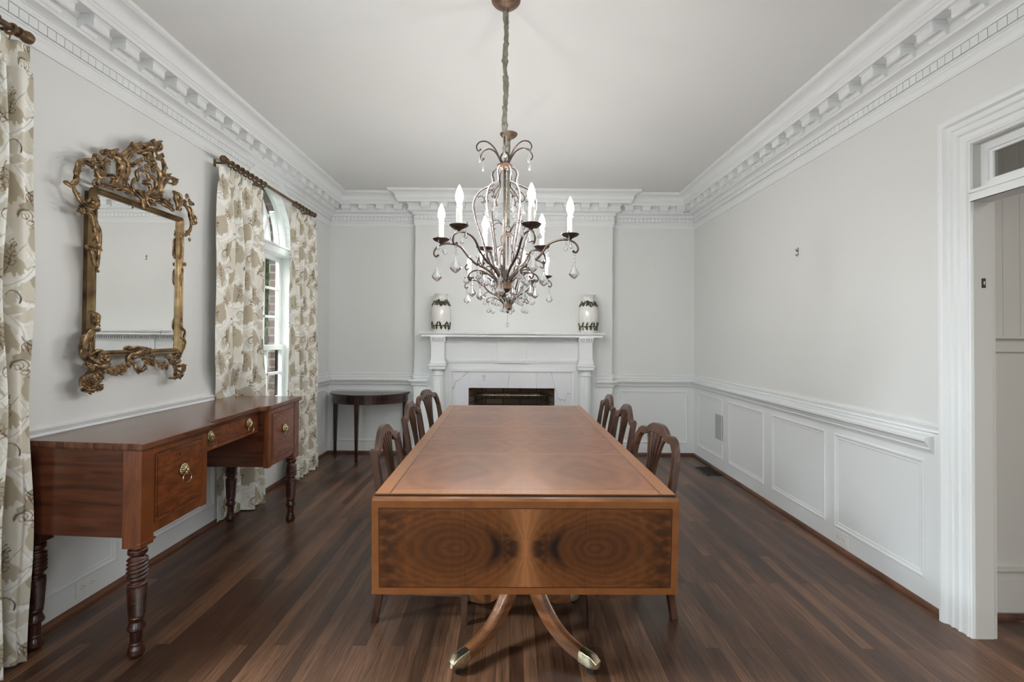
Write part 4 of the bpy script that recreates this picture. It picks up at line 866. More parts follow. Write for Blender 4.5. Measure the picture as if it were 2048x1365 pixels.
# ================================================================== DEMILUNE CONSOLE TABLE
DT = thing('console_table', 'dark mahogany half-round console table on tapered square legs against the back wall', 'console table')
dcx, dy1, dR = -1.612, 5.885, 0.445
def semi(R_, n_=32, sx=1.0, sy=1.0): return [(dcx+R_*sx*math.cos(PI+PI*i/n_), dy1+R_*sy*math.sin(PI+PI*i/n_)) for i in range(n_+1)]
b = MB()
for R_, z, h in ((dR, 0.700, 0.010), (dR+0.004, 0.704, 0.010), (dR, 0.714, 0.004)): b.poly([(x, y, z) for x, y in semi(R_, sy=0.96)], (0, 0, h))
b.build('top', DEMIW, DT)
b = MB(); b.poly([(x, y, 0.615) for x, y in semi(dR-0.022, sy=0.95)], (0, 0, 0.086)); b.poly([(x, y, 0.612) for x, y in semi(dR-0.018, sy=0.95)], (0, 0, 0.004)); b.build('apron', DEMIW, DT)
for lx, ly in ((dcx-dR+0.050, dy1-0.028), (-1.655, dy1-dR+0.050), (dcx+dR-0.050, dy1-0.028)):
    b = MB(); b.tube([(lx, ly, 0.70), (lx, ly, 0.60), (lx, ly, 0.0)], [0.0225, 0.0225, 0.0125], sec=[(-1, -1), (1, -1), (1, 1), (-1, 1)], up=(1, 0, 0), smooth=False); b.build('leg', DEMIW, DT, bevel=0.001)
finish(DT, (dcx, dy1-0.2, 0))
# ================================================================== GILT MIRROR
MR = thing('wall_mirror', 'ornate carved gilt mirror with scrolling flower crest on the left wall above the sideboard', 'mirror')
mx = XL+0.060; MY0, MY1, MZ0, MZ1 = 2.500, 3.185, 1.236, 2.080
def rrect(y0, y1, z0, z1, r, n_=6):
    P = []
    for cy, cz, a0 in ((y1-r, z0+r, -PI/2), (y1-r, z1-r, 0), (y0+r, z1-r, PI/2), (y0+r, z0+r, PI)):
        for i in range(n_+1): a = a0+PI/2*i/n_; P.append((cy+r*math.cos(a), cz+r*math.sin(a)))
    return P
b = MB(); P = [(XL+0.034, y, z) for y, z in rrect(MY0, MY1, MZ0, MZ1, 0.03)]
b.sweep(P, [(0.020, -0.032), (0.014, -0.006), (0, 0.004), (0, 0.022), (0.002, 0.030), (0.005, 0.038), (0.010, 0.036), (0.013, 0.028), (0.016, 0.026), (0.020, 0.032), (0.024, 0.030), (0.027, 0.022), (0.031, 0.020), (0.032, -0.004)], (1, 0, 0), closed=True, smooth=True)
b.build('frame', GILTF, MR, sharp=50)
b = MB(); b.poly([(XL+0.040, y, z) for y, z in rrect(MY0+0.024, MY1-0.024, MZ0+0.024, MZ1-0.024, 0.012)], (0.006, 0, 0)); b.build('mirror_glass', MIRR, MR)
b = MB(); b.box(XL+0.0005, XL+0.038, MY0+0.02, MY1-0.02, MZ0+0.02, MZ1-0.02); b.build('backboard', CHAIRW, MR)
CARVE_STROKES = [([(2.342, 2.048), (2.361, 2.043), (2.382, 2.06), (2.387, 2.091), (2.389, 2.117), (2.401, 2.144), (2.422, 2.165), (2.445, 2.175), (2.472, 2.171)], 0.0084), ([(2.382, 2.06), (2.381, 2.028), (2.395, 1.997), (2.418, 1.974), (2.449, 1.964), (2.485, 1.966), (2.513, 1.989), (2.511, 2.008), (2.486, 2.012), (2.463, 1.994), (2.473, 1.982)], 0.0072), ([(2.41, 2.163), (2.429, 2.179), (2.449, 2.176), (2.468, 2.176)], 0.0084), ([(2.525, 2.182), (2.546, 2.21), (2.567, 2.222), (2.591, 2.223)], 0.0068), ([(2.546, 2.196), (2.547, 2.162), (2.526, 2.135), (2.506, 2.142), (2.509, 2.16), (2.53, 2.163)], 0.0091), ([(2.51, 2.13), (2.515, 2.104), (2.536, 2.097), (2.57, 2.102)], 0.0061), ([(2.573, 2.153), (2.599, 2.158), (2.613, 2.141), (2.596, 2.111), (2.57, 2.1)], 0.0084), ([(2.553, 2.262), (2.592, 2.269), (2.628, 2.27), (2.651, 2.249), (2.659, 2.216), (2.653, 2.175), (2.635, 2.138), (2.618, 2.113)], 0.0144), ([(2.664, 2.29), (2.69, 2.27), (2.705, 2.239), (2.697, 2.189), (2.677, 2.15), (2.645, 2.121)], 0.0091), ([(2.7, 2.252), (2.709, 2.289), (2.74, 2.328), (2.779, 2.363), (2.819, 2.395)], 0.0061), ([(2.683, 2.296), (2.715, 2.336), (2.754, 2.37), (2.788, 2.387), (2.824, 2.395)], 0.0106), ([(2.83, 2.395), (2.861, 2.418), (2.904, 2.431), (2.937, 2.451), (2.944, 2.426), (2.911, 2.402)], 0.0129), ([(2.794, 2.348), (2.825, 2.37), (2.857, 2.382), (2.878, 2.371), (2.852, 2.349), (2.831, 2.353)], 0.0099), ([(2.746, 2.269), (2.78, 2.296), (2.821, 2.316)], 0.0076), ([(2.698, 2.247), (2.717, 2.247), (2.761, 2.26)], 0.0046), ([(2.95, 2.388), (2.977, 2.358), (2.984, 2.312), (2.965, 2.266), (2.96, 2.217), (2.97, 2.171)], 0.0091), ([(2.913, 2.32), (2.936, 2.296), (2.948, 2.26), (2.943, 2.219), (2.933, 2.177), (2.906, 2.138)], 0.0091), ([(2.892, 2.251), (2.915, 2.227), (2.916, 2.188), (2.884, 2.139)], 0.0076), ([(2.807, 2.262), (2.772, 2.239), (2.772, 2.209), (2.798, 2.208)], 0.0065), ([(2.791, 2.192), (2.758, 2.193), (2.739, 2.158), (2.749, 2.128), (2.78, 2.11)], 0.0061), ([(2.683, 2.167), (2.7, 2.146), (2.725, 2.124), (2.76, 2.109)], 0.0061), ([(2.817, 2.257), (2.849, 2.249), (2.863, 2.222), (2.834, 2.204)], 0.0068), ([(2.835, 2.191), (2.867, 2.191), (2.875, 2.16), (2.842, 2.124)], 0.0076), ([(2.985, 2.148), (2.972, 2.196), (2.989, 2.241), (3.023, 2.276), (3.072, 2.293), (3.1, 2.283), (3.076, 2.257), (3.042, 2.257)], 0.0068), ([(2.968, 2.275), (3.011, 2.292), (3.047, 2.29)], 0.0084), ([(2.57, 2.099), (2.614, 2.104), (2.668, 2.126), (2.715, 2.122), (2.765, 2.106)], 0.0076), ([(2.65, 2.103), (2.687, 2.106), (2.73, 2.1), (2.765, 2.099)], 0.0061), ([(2.668, 2.119), (2.71, 2.124), (2.74, 2.11)], 0.0053), ([(2.78, 2.118), (2.811, 2.1), (2.817, 2.075), (2.838, 2.065)], 0.0099), ([(2.836, 2.145), (2.842, 2.12), (2.853, 2.092), (2.885, 2.089), (2.929, 2.097)], 0.0106), ([(2.789, 2.136), (2.81, 2.119), (2.837, 2.1)], 0.0084), ([(2.868, 2.127), (2.901, 2.125), (2.945, 2.145), (2.967, 2.171)], 0.0091), ([(2.946, 2.121), (2.992, 2.117), (3.04, 2.109), (3.089, 2.101)], 0.0084), ([(2.985, 2.144), (3.027, 2.13), (3.076, 2.102)], 0.0076), ([(3.056, 2.163), (3.03, 2.139), (3.046, 2.111), (3.089, 2.101)], 0.0049), ([(3.092, 2.218), (3.087, 2.188), (3.103, 2.155), (3.12, 2.117)], 0.0091), ([(3.124, 2.219), (3.14, 2.19), (3.126, 2.135), (3.152, 2.121)], 0.0084), ([(3.138, 2.168), (3.17, 2.185), (3.184, 2.167), (3.158, 2.152)], 0.0068), ([(3.204, 2.164), (3.228, 2.118), (3.253, 2.081), (3.292, 2.065)], 0.0091), ([(3.238, 2.164), (3.259, 2.117), (3.281, 2.091)], 0.0057), ([(2.546, 1.373), (2.499, 1.369), (2.462, 1.345), (2.443, 1.309), (2.444, 1.27), (2.46, 1.24), (2.49, 1.218), (2.531, 1.2), (2.573, 1.202), (2.612, 1.219)], 0.0114), ([(2.519, 1.362), (2.487, 1.345), (2.466, 1.319), (2.461, 1.283), (2.474, 1.246)], 0.0068), ([(2.488, 1.322), (2.482, 1.296), (2.477, 1.263), (2.486, 1.236), (2.511, 1.215)], 0.0061), ([(2.5, 1.316), (2.489, 1.289), (2.489, 1.256)], 0.0046), ([(2.506, 1.255), (2.53, 1.268), (2.543, 1.254), (2.531, 1.234)], 0.0076), ([(2.471, 1.199), (2.503, 1.19), (2.54, 1.181), (2.582, 1.189), (2.617, 1.196)], 0.0114), ([(2.548, 1.206), (2.582, 1.212), (2.616, 1.22)], 0.0076), ([(2.499, 1.172), (2.532, 1.157), (2.554, 1.138), (2.554, 1.121)], 0.0084), ([(2.491, 1.169), (2.52, 1.168), (2.549, 1.166), (2.57, 1.144)], 0.0076), ([(2.484, 1.157), (2.47, 1.138), (2.485, 1.11), (2.509, 1.105), (2.529, 1.12), (2.52, 1.137), (2.504, 1.135)], 0.0091), ([(2.472, 1.144), (2.449, 1.14), (2.437, 1.128), (2.453, 1.113), (2.473, 1.105), (2.485, 1.09)], 0.0091), ([(2.458, 1.085), (2.493, 1.091), (2.521, 1.099), (2.546, 1.091), (2.555, 1.078), (2.534, 1.075)], 0.0076), ([(2.462, 1.08), (2.494, 1.073), (2.522, 1.078)], 0.0076), ([(2.76, 1.271), (2.795, 1.28), (2.818, 1.26), (2.79, 1.244), (2.746, 1.237), (2.725, 1.216), (2.737, 1.195), (2.787, 1.191)], 0.0084), ([(2.737, 1.23), (2.776, 1.224), (2.796, 1.239)], 0.0068), ([(2.815, 1.275), (2.831, 1.252), (2.853, 1.233)], 0.0068), ([(2.841, 1.279), (2.863, 1.255), (2.884, 1.259)], 0.0076), ([(2.873, 1.274), (2.892, 1.255), (2.917, 1.234), (2.896, 1.22)], 0.0068), ([(2.847, 1.229), (2.88, 1.211), (2.912, 1.203), (2.945, 1.22)], 0.0057), ([(2.858, 1.21), (2.896, 1.189), (2.941, 1.171)], 0.0076), ([(2.879, 1.22), (2.912, 1.196), (2.935, 1.179)], 0.0061), ([(2.787, 1.194), (2.782, 1.176), (2.798, 1.155), (2.828, 1.149), (2.854, 1.166), (2.872, 1.19)], 0.0076), ([(3.062, 1.221), (3.072, 1.188), (3.106, 1.17), (3.116, 1.144), (3.126, 1.102)], 0.0091), ([(3.044, 1.222), (3.062, 1.197), (3.087, 1.171)], 0.0053), ([(3.086, 1.212), (3.112, 1.182), (3.175, 1.192)], 0.0084), ([(3.11, 1.236), (3.142, 1.243), (3.155, 1.222), (3.13, 1.21), (3.111, 1.224)], 0.0084), ([(3.151, 1.155), (3.183, 1.162), (3.203, 1.139), (3.177, 1.12), (3.151, 1.13)], 0.0076), ([(3.083, 1.089), (3.12, 1.09), (3.152, 1.1), (3.181, 1.102), (3.178, 1.083)], 0.0068), ([(3.126, 1.11), (3.114, 1.086)], 0.0076), ([(3.188, 1.483), (3.172, 1.442), (3.17, 1.395), (3.2, 1.37), (3.192, 1.327), (3.206, 1.301), (3.19, 1.255), (3.165, 1.222)], 0.0049), ([(3.172, 1.336), (3.186, 1.306), (3.177, 1.251)], 0.0049), ([(2.497, 1.456), (2.498, 1.426), (2.506, 1.396)], 0.0099), ([(2.526, 1.45), (2.526, 1.42), (2.515, 1.389)], 0.0084), ([(3.245, 2.101), (3.237, 2.023), (3.19, 1.97), (3.161, 1.983)], 0.0066), ([(3.285, 2.123), (3.303, 2.082), (3.277, 2.057)], 0.0044), ([(3.162, 1.952), (3.164, 1.885), (3.156, 1.822)], 0.0055), ([(3.176, 1.764), (3.162, 1.713), (3.166, 1.652)], 0.0044), ([(2.429, 1.96), (2.475, 1.929), (2.494, 1.875), (2.504, 1.809)], 0.0088), ([(2.501, 1.925), (2.506, 1.848), (2.528, 1.774)], 0.0077), ([(2.467, 1.773), (2.508, 1.771), (2.538, 1.796)], 0.0088), ([(2.473, 1.765), (2.492, 1.72), (2.511, 1.654)], 0.0077), ([(2.529, 1.892), (2.528, 1.813), (2.521, 1.724), (2.511, 1.645)], 0.0066), ([(2.429, 1.951), (2.402, 1.93), (2.441, 1.949)], 0.0066)]
CARVE_BLOBS = [(2.492, 2.208, 0.0198), (2.476, 2.189, 0.0152), (2.512, 2.202, 0.0152), (2.483, 2.215, 0.0129), (2.508, 2.217, 0.0137), (2.469, 2.163, 0.0114), (2.49, 2.087, 0.0171), (2.478, 2.09, 0.0095), (2.503, 2.08, 0.0106), (2.484, 1.996, 0.016), (2.415, 1.934, 0.0144), (2.446, 1.938, 0.0114), (2.831, 2.327, 0.016), (2.879, 2.336, 0.0182), (2.923, 2.367, 0.016), (2.956, 2.39, 0.0137), (2.858, 2.302, 0.016), (2.886, 2.288, 0.016), (2.832, 2.281, 0.0129), (2.902, 2.32, 0.0137), (2.968, 2.363, 0.0099), (2.852, 2.361, 0.0129), (2.557, 2.264, 0.0137), (2.575, 2.266, 0.0144), (2.592, 2.269, 0.0152), (2.61, 2.27, 0.0152), (3.06, 2.267, 0.0129), (3.189, 2.216, 0.0137), (3.223, 2.182, 0.0144), (3.21, 2.196, 0.0114), (3.251, 2.185, 0.0099), (3.17, 2.164, 0.0106), (2.528, 2.154, 0.0114), (2.938, 2.447, 0.0091), (2.556, 1.23, 0.0182), (2.535, 1.237, 0.0099), (2.509, 1.125, 0.0129), (2.457, 1.126, 0.0122), (2.592, 1.163, 0.0129), (2.618, 1.168, 0.0152), (2.614, 1.154, 0.0129), (2.64, 1.174, 0.0144), (2.645, 1.156, 0.016), (2.667, 1.172, 0.0167), (2.672, 1.154, 0.0152), (2.69, 1.185, 0.0144), (2.7, 1.166, 0.0137), (2.718, 1.191, 0.0122), (2.728, 1.183, 0.0099), (2.631, 1.15, 0.0114), (3.009, 1.167, 0.0129), (2.986, 1.176, 0.0099), (3.033, 1.174, 0.0099), (2.992, 1.156, 0.0099), (3.027, 1.154, 0.0106), (3.009, 1.187, 0.0099), (2.957, 1.186, 0.0099), (2.94, 1.198, 0.0084), (2.963, 1.17, 0.0084), (2.836, 1.267, 0.0129), (2.862, 1.259, 0.0129), (2.884, 1.262, 0.0114), (2.9, 1.239, 0.0099), (3.13, 1.227, 0.0106), (3.177, 1.141, 0.0114), (3.152, 1.083, 0.0076), (2.551, 1.084, 0.0084), (2.491, 1.189, 0.0129), (2.475, 1.2, 0.0106), (3.22, 1.951, 0.0099), (3.179, 1.789, 0.0099), (2.502, 1.78, 0.011), (2.485, 1.757, 0.0099), (2.517, 1.733, 0.0099), (2.507, 1.683, 0.0088), (2.514, 1.66, 0.0066), (2.41, 1.934, 0.0088), (3.186, 1.994, 0.0077)]

rr = random.Random(11)
sec = []
for k in range(18):                                 # ridged section, like carved acanthus
    a = 2*PI*k/18; q = 1+0.20*math.cos(6*a); sec.append((q*math.cos(a), q*math.sin(a)))
def carve(nm, items, blobs):
    b = MB()
    for pts, w_ in items:
        sm = smooth_path([(0, y, z) for y, z in pts], 5); n_ = len(sm); P = []; R_ = []
        for i, p in enumerate(sm):
            t = i/(n_-1); P.append((mx+0.016*math.sin(PI*t)+0.004*math.sin(9*t), p.y, p.z)); R_.append(1.22*w_*(0.42+0.62*math.sin(PI*min(1, t*0.85+0.12))**0.7)*(1+0.10*math.sin(t*n_*1.1)))
        if w_ > 0.0062:                             # leafy lobes breaking off the outer edge
            for i in range(3, n_-2, 4):
                t_ = (Vector(P[i+1])-Vector(P[i-1])).normalized(); nn = Vector((1, 0, 0)).cross(t_); s_ = 1 if (i//4) % 2 else -1; c_ = Vector(P[i])+nn*s_*R_[i]*0.75; d_ = (nn*s_*0.75+t_*0.9).normalized()
                b.tube([c_, c_+d_*R_[i]*0.9+Vector((0.002, 0, 0)), c_+d_*R_[i]*1.7+Vector((0.006, 0, 0))], [R_[i]*0.62, R_[i]*0.50, R_[i]*0.26], 7)
        b.tube(P, R_, sec=sec, up=(1, 0, 0)); b.ball(P[-1], R_[-1]*1.25, 8, 6); b.ball(P[0], R_[0]*1.1, 8, 6)
    for y, z, r_ in blobs:                          # flower heads: ring of petals round an eye
        m_ = 6; x = mx+0.020
        for k in range(m_):
            a = 2*PI*k/m_+rr.random(); b.ball((x, y+r_*0.75*math.cos(a), z+r_*0.75*math.sin(a)), r_*0.55, 7, 5, (0.8, 1, 1))
        b.ball((x+r_*0.3, y, z), r_*0.5, 8, 6)
    return b.build(nm, GILT, MR, sharp=70)
def pick(f): return [s_ for s_ in CARVE_STROKES if f(*s_[0][len(s_[0])//2])], [q for q in CARVE_BLOBS if f(q[0], q[1])]
carve('carved_crest', *pick(lambda y, z: z > 1.99 and 2.42 < y < 3.20)); carve('carved_apron', *pick(lambda y, z: z < 1.42))
carve('side_carving', *pick(lambda y, z: not (z > 1.99 and 2.42 < y < 3.20) and z >= 1.42 and y < 2.8)); carve('side_carving', *pick(lambda y, z: not (z > 1.99 and 2.42 < y < 3.20) and z >= 1.42 and y >= 2.8))
finish(MR, (XL, 2.84, MZ0))

# ================================================================== CURTAINS
# printed linen, painted once as a repeating tile: ivory ground, taupe scrolling leaves, brown sprigs, dark curls
TWm, THm, RES = 0.66, 0.72, 0.0022
tw, th = int(TWm/RES), int(THm/RES)
gx, gy = np.meshgrid((np.arange(tw)+0.5)*RES, (np.arange(th)+0.5)*RES)
def wrapd(ax, ay):
    dx = (gx-ax+TWm/2) % TWm-TWm/2; dy = (gy-ay+THm/2) % THm-THm/2; return dx, dy
def periodic_noise(fx_, fy_, seed):
    r_ = np.random.RandomState(seed); out = np.zeros_like(gx); tot = 0
    for o_ in range(5):
        for _ in range(6):
            kx = r_.randint(-fx_*(o_+1), fx_*(o_+1)+1); ky = r_.randint(-fy_*(o_+1), fy_*(o_+1)+1); out += np.sin(2*PI*(kx*gx/TWm+ky*gy/THm)+r_.uniform(0, 6.28))/(o_+1)
    return out/8
wx = periodic_noise(3, 3, 4)*0.045; wy_ = periodic_noise(3, 3, 9)*0.045
IV = L3(232, 229, 219); TA = L3(192, 183, 163); TA2 = L3(176, 167, 148); BRN = L3(98, 64, 38); OLV = L3(66, 62, 46); RUST = L3(142, 100, 66); WH = L3(244, 243, 238)
tile = np.broadcast_to(IV, gx.shape+(3,)).copy()
def blob(ax, ay, rx, ry, ang, colr, soft=0.05, lobes=0, la=0.0, cut=None):
    global tile
    dx, dy = wrapd(ax, ay); dx = dx+wx; dy = dy+wy_; c_, s_ = math.cos(ang), math.sin(ang); u = (dx*c_+dy*s_)/rx; v_ = (-dx*s_+dy*c_)/ry
    a = np.arctan2(v_, u); d = np.sqrt(u*u+v_*v_)*(1+la*np.cos(lobes*a+np.abs(u)*3)) + 0.35*np.clip(u, 0, 2)*np.abs(v_)
    t = np.clip((1-d)/soft, 0, 1)
    if cut is not None: t = t*(1-cut)
    tile = tile*(1-t[..., None])+colr*t[..., None]; return t
def stroke(pts, wd, colr, a=1.0):
    global tile
    P = smooth_path([(p[0], p[1], 0) for p in pts], 6)
    D_ = np.full_like(gx, 9.0)
    for i in range(len(P)-1):
        ax, ay = P[i].x, P[i].y; bx, by = P[i+1].x-ax, P[i+1].y-ay; dx, dy = wrapd(ax, ay); L2 = bx*bx+by*by+1e-9; t = np.clip((dx*bx+dy*by)/L2, 0, 1); D_ = np.minimum(D_, np.hypot(dx-t*bx, dy-t*by)/(wd*(1-0.5*i/len(P))))
    m_ = (np.clip((1.25-D_)*2, 0, 1)*a)[..., None]; tile = tile*(1-m_)+colr*m_
rs = random.Random(5)
for cx_, cy_, rx, ry, an in ((0.30, 0.30, 0.16, 0.10, 0.9), (0.62, 0.55, 0.15, 0.09, 2.3), (0.05, 0.05, 0.14, 0.09, 0.2), (0.40, 0.60, 0.12, 0.10, 1.2), (0.55, 0.02, 0.12, 0.08, 2.0)): blob(cx_, cy_, rx, ry, an, L3(214, 208, 193), 0.05, 7, 0.10)
# large taupe paisley leaves with toothed ivory acanthus curling round them
for cx_, cy_, rx, ry, an, q in ((0.14, 0.14, 0.130, 0.078, 2.2, TA), (0.47, 0.30, 0.135, 0.080, 0.7, TA), (0.17, 0.47, 0.125, 0.075, -0.6, TA), (0.50, 0.63, 0.130, 0.074, 2.6, TA), (0.33, 0.05, 0.11, 0.045, 0.3, TA2), (0.62, 0.12, 0.10, 0.040, 1.4, TA2), (0.33, 0.39, 0.10, 0.040, -1.0, TA2), (0.03, 0.63, 0.095, 0.044, 1.1, TA2), (0.63, 0.45, 0.08, 0.036, 2.0, TA), (0.31, 0.58, 0.07, 0.03, 1.9, TA)):
    blob(cx_, cy_, rx, ry, an, q, 0.04, 9, 0.07)
def acanthus(P, w_, colr, edge):
    """curving leaf with pointed lobes along its outer side"""
    Q = smooth_path([(a, c, 0) for a, c in P], 8); n_ = len(Q)
    for i in range(n_-1):
        t = i/n_; tx, ty = Q[i+1].x-Q[i].x, Q[i+1].y-Q[i].y; L_ = math.hypot(tx, ty)+1e-9; nx_, ny_ = -ty/L_, tx/L_; ww = w_*math.sin(PI*min(1, 0.12+0.88*t))**0.7
        if i % 4 == 2: blob(Q[i].x+nx_*ww*1.15-tx/L_*0.004, Q[i].y+ny_*ww*1.15-ty/L_*0.004, ww*1.05, ww*0.42, math.atan2(ny_*1.3+ty/L_*0.9, nx_*1.3+tx/L_*0.9), colr, 0.1)
    for i in range(0, n_, 2):
        t = i/n_; ww = w_*math.sin(PI*min(1, 0.12+0.88*t))**0.7; blob(Q[i].x, Q[i].y, ww, ww, 0, colr, 0.1)
    stroke(P, 0.0022, edge, 0.8)
for P, w_ in (([(0.02, 0.20), (0.10, 0.25), (0.20, 0.22), (0.27, 0.13), (0.24, 0.06)], 0.026), ([(0.34, 0.22), (0.42, 0.19), (0.54, 0.21), (0.61, 0.30), (0.58, 0.38)], 0.026), ([(0.05, 0.40), (0.10, 0.36), (0.22, 0.37), (0.30, 0.46), (0.26, 0.54)], 0.026), ([(0.38, 0.56), (0.44, 0.52), (0.56, 0.54), (0.63, 0.62), (0.60, 0.70)], 0.026),
              ([(0.36, 0.02), (0.42, 0.07), (0.40, 0.14), (0.33, 0.17)], 0.020), ([(0.04, 0.53), (0.10, 0.57), (0.16, 0.63), (0.13, 0.69)], 0.020), ([(0.60, 0.05), (0.55, 0.01), (0.48, 0.05), (0.50, 0.12)], 0.018), ([(0.36, 0.34), (0.33, 0.29), (0.25, 0.29), (0.22, 0.33)], 0.016)):
    acanthus(P, w_, WH, TA2)
def sprig(x, y, ang, L, colr, n_=3, curl=0.4):
    P = []
    for i in range(6): a = ang+curl*(i/5-0.5); P.append((x+L*i/5*math.cos(a), y+L*i/5*math.sin(a)))
    stroke(P, 0.0020, colr)
    for i in range(1, n_+1):
        t = i/(n_+0.2); px = x+L*t*math.cos(ang+curl*(t-0.5)); py = y+L*t*math.sin(ang+curl*(t-0.5))
        for s_ in (-1, 1):
            if i == n_ and s_ > 0: aa = ang
            else: aa = ang+s_*0.85
            l_ = 0.046*(1-0.25*t); q = (px+l_*math.cos(aa), py+l_*math.sin(aa)); mdx, mdy = px+l_*0.5*math.cos(aa), py+l_*0.5*math.sin(aa); o_ = 0.012
            n1 = (mdx-o_*math.sin(aa), mdy+o_*math.cos(aa)); n2 = (mdx+o_*math.sin(aa), mdy-o_*math.cos(aa)); stroke([(px, py), n1, q], 0.0018, colr); stroke([(px, py), n2, q], 0.0018, colr)
            if rs.random() < 0.2: blob(mdx, mdy, 0.014, 0.007, aa, RUST, 0.3)
for x, y, an, L_, cc in ((0.12, 0.08, 1.45, 0.15, BRN), (0.45, 0.24, 1.9, 0.15, BRN), (0.16, 0.42, 1.2, 0.14, OLV), (0.50, 0.57, 1.6, 0.14, BRN), (0.62, 0.36, 2.2, 0.10, BRN), (0.30, 0.30, 0.9, 0.08, RUST), (0.02, 0.36, 0.7, 0.12, OLV), (0.36, 0.62, 2.4, 0.12, BRN), (0.26, 0.12, -0.9, 0.11, OLV), (0.60, 0.20, -1.8, 0.12, BRN)): sprig(x, y, an, L_, cc)
def curlst(x, y, r_, a0, da, colr, wd=0.0045): stroke([(x+r_*(1-0.5*i/8)*math.cos(a0+da*i/8), y+r_*(1-0.5*i/8)*math.sin(a0+da*i/8)) for i in range(9)], wd, colr)
for x, y, r_, a0, da, cc, wd in ((0.36, 0.45, 0.034, 0, 4.6, OLV, 0.0065), (0.03, 0.24, 0.032, 2, -4.4, OLV, 0.005), (0.56, 0.08, 0.040, 1, 4.0, OLV, 0.0035), (0.27, 0.69, 0.05, 3.2, -3.0, OLV, 0.003), (0.62, 0.67, 0.04, 0.5, 3.6, BRN, 0.003), (0.20, 0.30, 0.05, -0.5, 3.4, OLV, 0.003), (0.42, 0.68, 0.035, 2.0, 3.6, BRN, 0.003)): curlst(x, y, r_, a0, da, cc, wd)
for k in range(9): stroke([(0.02+0.07*k, 0.52+0.02*math.sin(k)), (0.05+0.07*k, 0.535+0.03*math.cos(k*2))], 0.0022, TA2)
def clothcol(s_, z):
    a = s_/RES/0.86; c_ = z/RES/0.86; i = np.floor(a).astype(int); j = np.floor(c_).astype(int); fa = (a-i)[..., None]; fc = (c_-j)[..., None]; g = lambda jj, ii: tile[np.mod(jj, th), np.mod(ii, tw)]
    return (g(j, i)*(1-fa)+g(j, i+1)*fa)*(1-fc)+(g(j+1, i)*(1-fa)+g(j+1, i+1)*fa)*fc
LINEN = painted('printed_linen', 0.9, spec=0.15)
b_ = LINEN.node_tree.nodes['Principled BSDF']; b_.inputs['Subsurface Weight'].default_value = 0.0
def curtain(label, y0, y1, z0, z1, folds, flat, su, seed, splay=1.0, depth=0.045, squeeze=0):
    """flat = fraction of width at the near side that hangs flat"""
    W_ = y1-y0; nx = 460; nz = int((z1-z0)/0.0038); rg = np.random.RandomState(seed); ph = rg.uniform(0, 6.28)
    u = np.linspace(0, 1, nx)
    w0 = np.where(u < flat, 0.25*u/max(flat, 1e-3), 0) if False else None
    fu = np.clip((u-flat)/(1-flat), 0, 1); wave_a = np.where(u < flat, 0.18, 1.0)
    base = np.sin(2*PI*folds*fu**0.9+ph)+0.35*np.sin(2*PI*folds*2.3*fu+ph*2); base *= np.clip(wave_a, 0, 1)
    dxd = np.gradient(base*depth); dyd = np.full(nx, W_/(nx-1)); S_ = np.concatenate([[0], np.cumsum(np.hypot(dxd[1:], dyd[1:]))])*1.12
    def fn(U, V):
        z = z0+(z1-z0)*V; uu = U; B = np.interp(uu, u, base); t = V
        amp = depth*(0.55+0.55*(1-t)**0.5)*np.where(t > 0.955, 0.55, 1)
        y = y0+W_*uu+squeeze*0.15*(1-uu)*np.clip((1.15-z)/0.3, 0, 1)+0.008*np.sin(z*5+uu*9+seed)+0.012*B*np.cos(uu*40)*0.4
        cy_ = (y0+y1)/2; sp_ = splay+(1-splay)*(1-t); y = cy_+(y-cy_)*sp_
        x = XL+0.085+amp*B+0.006*np.sin(z*7+uu*14+seed)+0.012*(1-t)
        pin = np.exp(-((t-0.962)/0.012)**2); x = x+0.008*pin*np.cos(uu*W_*60)
        wsq = squeeze*np.clip((3.93-y)/0.07, 0, 1)*np.clip((1.15-z)/0.22, 0, 1); x = x*(1-wsq)+(XL+0.026+0.016*B)*wsq; x = np.maximum(x, XL+0.006)
        return np.stack([x, y, z+0.004*np.sin(uu*30)*(t < 0.02)], -1)
    def col(U, V): return clothcol(su+np.interp(U, u, S_), z0+(z1-z0)*V)
    o = grid_mesh(nx, nz, fn, col, 'curtain', LINEN, None); sd = o.modifiers.new('thickness', 'SOLIDIFY'); sd.thickness = 0.002; sd.offset = 0
    return tag(o, label, 'curtain', 'printed linen curtains on the left wall')
curtain('printed leaf-pattern curtain panel at the far left edge, nearest the viewer', 1.66, 2.135, 0.012, 2.545, 5, 0.0, 0.10, 3, 1.0)
curtain('printed leaf-pattern curtain panel left of the arched window, behind the sideboard', 3.515, 4.17, 0.012, 2.530, 3, 0.34, 0.36, 8, 1.0, squeeze=1)
curtain('printed leaf-pattern curtain panel right of the arched window, beside the console table', 4.62, 5.26, 0.012, 2.530, 4, 0.22, 0.02, 12, 0.93)
